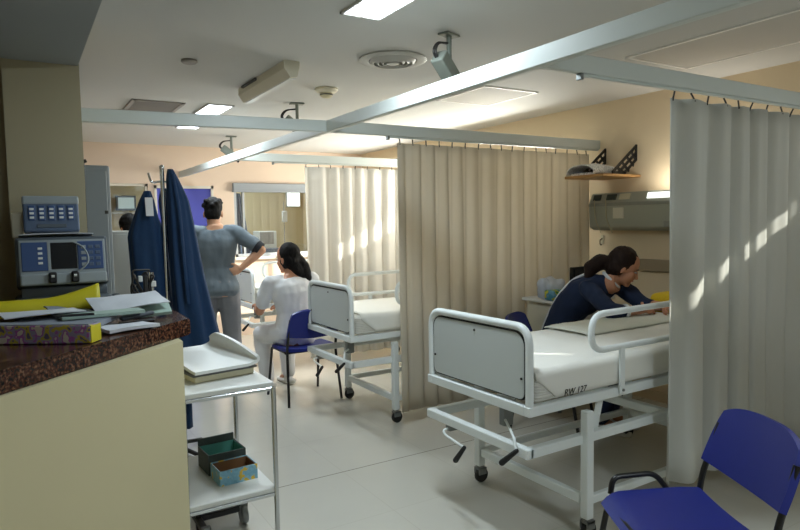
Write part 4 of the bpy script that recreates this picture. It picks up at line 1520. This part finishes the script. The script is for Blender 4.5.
# clips, leads and chrome post at the counter end
t = thing('lead_bundle', 'tangled dark leads and clips at the end of the counter', 'leads', (.555, 3.36, CZ))
rnd = random.Random(5)
g = NB(); box(g, (-.05, -.03, 0), (.03, .03, .03), .006); box(g, (-.03, -.02, .03), (-.01, .0, .15), .004, 1); obj('clamp', g, M['cable'], t)
for k in range(5):
    g = NB()
    pts = [(-.03 + .01 * k, 0, .02)] + [(rnd.uniform(-.09, .02), rnd.uniform(-.03, .03), rnd.uniform(.02, .19)) for _ in range(4)] + [(rnd.uniform(-.02, .03), .01, .03)]
    tube(g, fillet(pts, .03), .005, 6); obj('lead', g, M['cable'], t, True)
g = NB(); box(g, (-.055, -.02, .12), (-.035, .0, .15), .003, 1); box(g, (0, -.01, .09), (.03, .005, .12), .003, 1); obj('clip', g, M['plastic_white'], t)
g = NB(); tube(g, [(.625, 3.72, 0), (.625, 3.72, 1.24)], .012, 10); tag(obj('chrome_post', g, M['chrome'], None, True), 'short chrome post standing by the end of the counter', 'post')

# tall cabinet, cable, white cabinet
t = thing('tall_cabinet', 'tall grey cabinet beside the pillar', 'cabinet', (.26, 4.62, 0))
g = NB(); box(g, (-.24, -.24, .05), (.255, .24, 1.885), .015, 2); obj('body', g, M['grey_cab'], t)
g = NB(); box(g, (-.22, -.246, .10), (.235, -.238, 1.85), .004, 1); d_ = obj('door', g, M['grey_cab'], t)
g = NB(); box(g, (.215, -.254, 1.58), (.235, -.244, 1.60), .002, 1); obj('lock', g, M['cable'], d_)
g = NB(); box(g, (-.22, -.22, 0), (.23, .22, .05)); obj('plinth', g, M['vent_dark'], t)
t = thing('wall_cable', 'black conduit with cream cable running down beside the pillar', 'cable', (.335, 4.05, 0))
g = NB(); tube(g, fillet([(0, 0, 0), (0, 0, 1.87), (.02, 0, 1.88)], .01), .010, 8); obj('conduit', g, M['cable'], t, True)
g = NB(); tube(g, fillet([(-.012, -.02, 1.80), (-.02, -.03, 1.5), (-.03, -.03, 1.42), (-.05, -.05, 1.2), (-.03, -.02, .0)], .05), .006, 8); obj('cream_cable', g, M['cable_cream'], t, True)
t = thing('white_cabinet', 'white cabinet standing behind the counter end', 'cabinet', (.60, 5.2, 0))
g = NB(); box(g, (-.13, -.18, .04), (.135, .18, 1.465), .01, 2); obj('body', g, M['plastic_white'], t)
g = NB(); box(g, (-.12, -.185, .06), (.125, -.178, 1.44), .004, 1); d_ = obj('door', g, M['plastic_white'], t)
g = NB(); box(g, (-.105, -.20, .9), (-.09, -.184, 1.05), .003, 1); obj('handle', g, M['steel'], d_)
g = NB(); box(g, (-.12, -.16, 0), (.12, .16, .04)); obj('plinth', g, M['vent_dark'], t)

# ------------------------------------------------------------------ coat stand with gowns
SX, SY = .80, 4.22
t = thing('coat_stand', 'chrome pole stand holding the hanging blue gowns', 'stand', (SX, SY, 0))
g = NB(); tube(g, [(0, 0, .06), (0, 0, 1.86)], .014, 12); ell(g, (0, 0, 1.865), (.017, .017, .02), None, 2); obj('pole', g, M['chrome'], t, True)
for k in range(4):
    a = k * PI / 2 + .6
    g = NB(); tube(g, [(0, 0, .07), (.26 * math.cos(a), .26 * math.sin(a), .015)], .014, 8); obj('foot', g, M['black_metal'], t, True)
for a, L in ((-.05, .05), (PI + .1, .07)):
    g = NB(); tube(g, fillet([(0, 0, 1.78), (L * math.cos(a), L * math.sin(a), 1.77), (L * 1.2 * math.cos(a), L * 1.2 * math.sin(a), 1.83)], .02), .007, 8); obj('hook', g, M['chrome'], t, True)


def gown(base, secs, m, label, nfold, seed):
    """secs: (z, xc, yc, half width, half depth)"""
    rnd = random.Random(seed)
    g = NB()
    t = thing('hanging_gown', label, 'gown', base, 0, 'blue gowns on the coat stand')
    seg = 56
    rings = []
    ph = [rnd.uniform(0, 6.28) for _ in range(3)]
    z1, z0 = secs[0][0], secs[-1][0]
    N = 40
    def interp(z):
        for a, b in zip(secs, secs[1:]):
            if b[0] <= z <= a[0]:
                q = (a[0] - z) / (a[0] - b[0])
                return [a[i] + (b[i] - a[i]) * q for i in range(1, 5)]
        return secs[-1][1:]
    for i in range(N + 1):
        z = z1 + (z0 - z1) * i / N
        xc, yc, hw, hd = interp(z)
        k = i / N
        ring = []
        for j in range(seg):
            a = 2 * PI * j / seg
            fo = 1 + (.05 + .13 * k) * math.sin(nfold * a + ph[0] + 1.2 * math.sin(k * 2 + ph[1])) + .05 * math.sin((nfold + 4) * a + ph[2] + k * 3)
            ring.append(g.verts.new((xc + hw * math.cos(a) * (1 + (fo - 1) * .35), yc + hd * math.sin(a) * fo, z)))
        rings.append(ring)
    for A, B in zip(rings, rings[1:]):
        for j in range(seg):
            g.faces.new((A[j], A[(j + 1) % seg], B[(j + 1) % seg], B[j]))
    g.faces.new(rings[0]); g.faces.new(rings[-1][::-1])
    obj('cloth', g, m, t, True, False)
    return t


gw = gown((SX, SY, 0), [(1.855, .045, -.03, .016, .03), (1.80, .055, -.03, .036, .05), (1.66, .085, -.03, .066, .06), (1.50, .10, -.03, .080, .07), (1.18, .125, -.04, .105, .085), (.70, .185, -.05, .145, .10), (.50, .195, -.05, .150, .10)],
          M['gown_blue'], 'blue gown hung on the chrome pole side nearest the standing man', 7, 3)
g = NB(); tube(g, fillet([(.05, -.07, 1.82), (.075, -.10, 1.60), (.085, -.125, 1.30), (.10, -.135, 1.0)], .1), .012, 8); obj('strap', g, M['gown_blue'], gw, True)
gw2 = gown((SX, SY, 0), [(1.72, -.085, .05, .02, .03), (1.66, -.09, .05, .045, .05), (1.55, -.10, .05, .075, .065), (1.44, -.095, .06, .115, .075), (1.1, -.08, .06, .112, .08), (.55, -.075, .06, .115, .085)],
           M['gown_blue'], 'darker blue gown with white tag, hung over the counter end', 6, 9)
g = NB(); sheet(g, lambda u, v: (-.115 + .045 * u, -.035 - .02 * (1 - v) + .0 , 1.56 + .115 * v), 3, 6, .006); obj('white_tag', g, M['white_cloth'], gw2)
gw3 = gown((SX, SY, 0), [(1.74, .03, .12, .02, .015), (1.66, .04, .13, .045, .03), (1.2, .09, .13, .05, .035), (.6, .11, .13, .045, .035), (.12, .11, .13, .045, .035)],
           M['gown_blue'], 'long narrow blue gown hanging behind the others, its hem low behind the trolley', 5, 21)

# ------------------------------------------------------------------ trolley with scale and boxes
t = thing('trolley', 'white two-shelf trolley on chrome legs beside the counter', 'trolley', (.755, 3.0, 0))
hx, hy = .20, .305
for nm, z, th in (('top_shelf', .762, .025), ('lower_shelf', .272, .025)):
    g = NB(); box(g, (-hx, -hy, z), (hx, hy, z + th), .004, 1)
    sh_ = obj(nm, g, M['plastic_white'], t)
    g = NB()
    for s in (-1, 1):
        bar(g, (-hx, s * (hy - .004), z - .008), (hx, s * (hy - .004), z - .008), .014, .016, .002); bar(g, (s * (hx - .004), -hy, z - .008), (s * (hx - .004), hy, z - .008), .014, .016, .002)
    obj('rim', g, M['chrome'], sh_)
for sx in (-1, 1):
    for sy in (-1, 1):
        x, y = sx * (hx - .002), sy * (hy - .002)
        g = NB(); tube(g, [(x, y, .07), (x, y, .762)], .011, 10); lg = obj('leg', g, M['chrome'], t, True)
        g = NB(); lathe(g, [(.012, -.012), (.033, -.012), (.035, 0), (.033, .012), (.012, .012)], (x, y, .035), 18, 'x'); box(g, (x - .017, y - .012, .035), (x - .013, y + .012, .075)); box(g, (x + .013, y - .012, .035), (x + .017, y + .012, .075)); box(g, (x - .017, y - .012, .07), (x + .017, y + .012, .077)); obj('caster', g, M['rubber'], lg, True)

t = thing('baby_scale', 'white infant scale with curved tray on the trolley', 'scale', (.745, 3.11, .7875), math.radians(9))
g = NB(); box(g, (-.14, -.24, 0), (.15, .20, .035), .006); obj('base', g, M['plastic_beige'], t)
def pan(u, v):
    # u across x, v along y
    x = -.17 + .35 * u
    k = v * v * (3 - 2 * v)
    kk = .40 + .60 * math.sin(min(1, v / .82) * PI / 2) - .45 * max(0, (v - .82) / .18) ** 2
    rise = .090 * max(0, (u - .70) / .30) ** 2.0 * kk + .06 * max(0, (.16 - u) / .16) ** 1.6 * k
    return (x + .02 - .045 * max(0, (u - .86) / .14) ** 1.5, -.27 + .54 * v, .052 + rise + .012 * max(0, (v - .8) / .2) ** 2)
g = NB(); sheet(g, pan, 30, 20, .014)
bmesh.ops.bevel(g, geom=[e for e in g.edges if len(e.link_faces) == 2 and e.calc_face_angle(0) > 1.0], offset=.005, segments=2, affect='EDGES')
obj('tray', g, M['plastic_white'], t, True)
g = NB(); box(g, (-.16, -.265, .034), (.155, .255, .044), .003, 1); obj('tray_support', g, M['vent_dark'], t)


def open_box(name, loc, rot, L, W_, Hh, m_out, m_in, label, lidm=None):
    t = thing(name, label, 'box', loc, rot)
    th = .004
    g = NB()
    box(g, (-L / 2, -W_ / 2, 0), (L / 2, W_ / 2, th)); box(g, (-L / 2, -W_ / 2, th), (L / 2, -W_ / 2 + th, Hh)); box(g, (-L / 2, W_ / 2 - th, th), (L / 2, W_ / 2, Hh))
    box(g, (-L / 2, -W_ / 2 + th, th), (-L / 2 + th, W_ / 2 - th, Hh)); box(g, (L / 2 - th, -W_ / 2 + th, th), (L / 2, W_ / 2 - th, Hh))
    obj('outer', g, m_out, t)
    g = NB(); i = th + .001
    box(g, (-L / 2 + i, -W_ / 2 + i, th), (L / 2 - i, W_ / 2 - i, th + .002)); box(g, (-L / 2 + i, W_ / 2 - i - .002, th), (L / 2 - i, W_ / 2 - i, Hh - .004)); box(g, (-L / 2 + i, -W_ / 2 + i, th), (-L / 2 + i + .002, W_ / 2 - i, Hh - .004)); box(g, (L / 2 - i - .002, -W_ / 2 + i, th), (L / 2 - i, W_ / 2 - i, Hh - .004)); box(g, (-L / 2 + i, -W_ / 2 + i, th), (L / 2 - i, -W_ / 2 + i + .002, Hh - .004))
    obj('lining', g, m_in, t)
    return t


open_box('open_carton', (.82, 2.905, .2975), .05, .18, .14, .07, M['print_blue'], M['cardboard'], 'open blue carton with yellow print, in front on the lower trolley shelf')
b2 = open_box('open_carton', (.81, 3.075, .2975), .05, .185, .17, .10, M['box_dark'], M['box_teal'], 'open dark green carton with teal inside, behind the blue carton on the trolley')
g = NB(); box(g, (-.0925, .078, .100), (.09, .085, .135), .002, 1); obj('lid_flap', g, M['box_dark'], b2)

t = thing('wheeled_base', 'black wheeled stand base on the floor under the trolley', 'stand base', (.72, 3.03, 0))
g = NB(); bar(g, (-.05, 0, .085), (.155, 0, .085), .03, .03); bar(g, (-.05, -.15, .085), (-.05, .24, .085), .03, .03); obj('frame', g, M['black_metal'], t)
g = NB(); bar(g, (-.05, -.02, .03), (-.05, -.02, .26), .025, .025); obj('upright', g, M['black_metal'], t)
for x, y in ((.175, 0), (-.05, -.165), (-.05, .255)):
    g = NB(); lathe(g, [(.012, -.014), (.045, -.014), (.05, 0), (.045, .014), (.012, .014)], (x, y, .05), 20, 'x'); box(g, (x - .02, y - .012, .05), (x - .015, y + .012, .11)); box(g, (x + .015, y - .012, .05), (x + .02, y + .012, .11)); box(g, (x - .02, y - .012, .10), (x + .02, y + .012, .112)); obj('caster', g, M['steel'], t, True)

# ------------------------------------------------------------------ room seen through the far windows
t = thing('wall_television', 'small television on the wall seen through the narrow far window', 'television', (1.45, 10.6, 1.74))
g = NB(); box(g, (-.145, -.07, 0), (.145, -.01, .23), .008); obj('casing', g, M['dev_grey'], t)
g = NB(); box(g, (-.115, -.075, .03), (.115, -.069, .20)); obj('screen', g, M['screen_lit'], t)
g = NB(); box(g, (-.22, -.12, -.05), (.25, -.01, -.03), .003, 1); box(g, (-.05, -.01, -.1), (.05, 0, .15)); obj('bracket', g, M['trim_white'], t)
t = thing('incubator_monitor', 'white grille-fronted apparatus behind the inner window', 'apparatus', (3.45, 9.95, 0))
g = NB(); box(g, (-.16, -.15, 1.10), (.15, .12, 1.38), .01); obj('housing', g, M['plastic_white'], t)
g = NB()
for k in range(6):
    box(g, (-.11 + .03 * k, -.158, 1.18), (-.095 + .03 * k, -.148, 1.36))
box(g, (-.13, -.154, 1.17), (.10, -.149, 1.365)); obj('grille', g, M['grille'], t)
g = NB(); box(g, (-.2, -.2, .7), (.2, .2, 1.10), .01); obj('cabinet', g, M['dev_slate'], t)
for sx in (-1, 1):
    for sy in (-1, 1):
        g = NB(); tube(g, [(sx * .17, sy * .17, 0), (sx * .17, sy * .17, .71)], .015, 8); obj('leg', g, M['chrome'], t, True)
g = NB(); sheet(g, lambda u, v: (2.70 + .02 * math.sin(9 * u * 2) + (.04 + .30 * (1 - v) ** .8) * u, 8.95 + .03 * math.sin(20 * u), .005 + 1.935 * v), 24, 12, .006)
tag(obj('hanging_drape', g, M['drape'], None, True, False), 'grey blue cloth hanging just behind the inner window', 'cloth')
t = thing('end_wall_pane', 'bright pane of a small window, built as a glowing panel, on the end wall behind the inner window', 'window', (4.20, 10.6, 1.79))  # small daylit window, its brightness made by a glowing panel
g = NB(); box(g, (-.12, -.05, 0), (.14, -.001, .32), .006); obj('housing', g, M['plastic_white'], t)
g = NB(); box(g, (-.105, -.056, .015), (.125, -.05, .305)); obj('screen', g, emit('glowing_pane_face', '#f4f6f6', 1.6), t)
t = thing('drip_bag', 'pale hanging drip bag behind the inner window', 'drip bag', (3.66, 9.6, 0))
g = NB(); tube(g, [(0, 0, .02), (0, 0, 1.85)], .01, 8); lathe(g, [(.16, 0), (.16, .02), (.02, .04)], (0, 0, 0), 20); obj('stand', g, M['chrome'], t, True)
g = NB(); box(g, (-.045, -.04, 1.52), (.045, -.012, 1.70), .012, 2); obj('bag', g, M['plastic_white'], t)
lt = ceiling_light((2.9, 9.5, ZC), 'unseen recessed ceiling light added to light the room behind the inner window', .6, 26)  # no lamp visible in there; added because the back room needs light
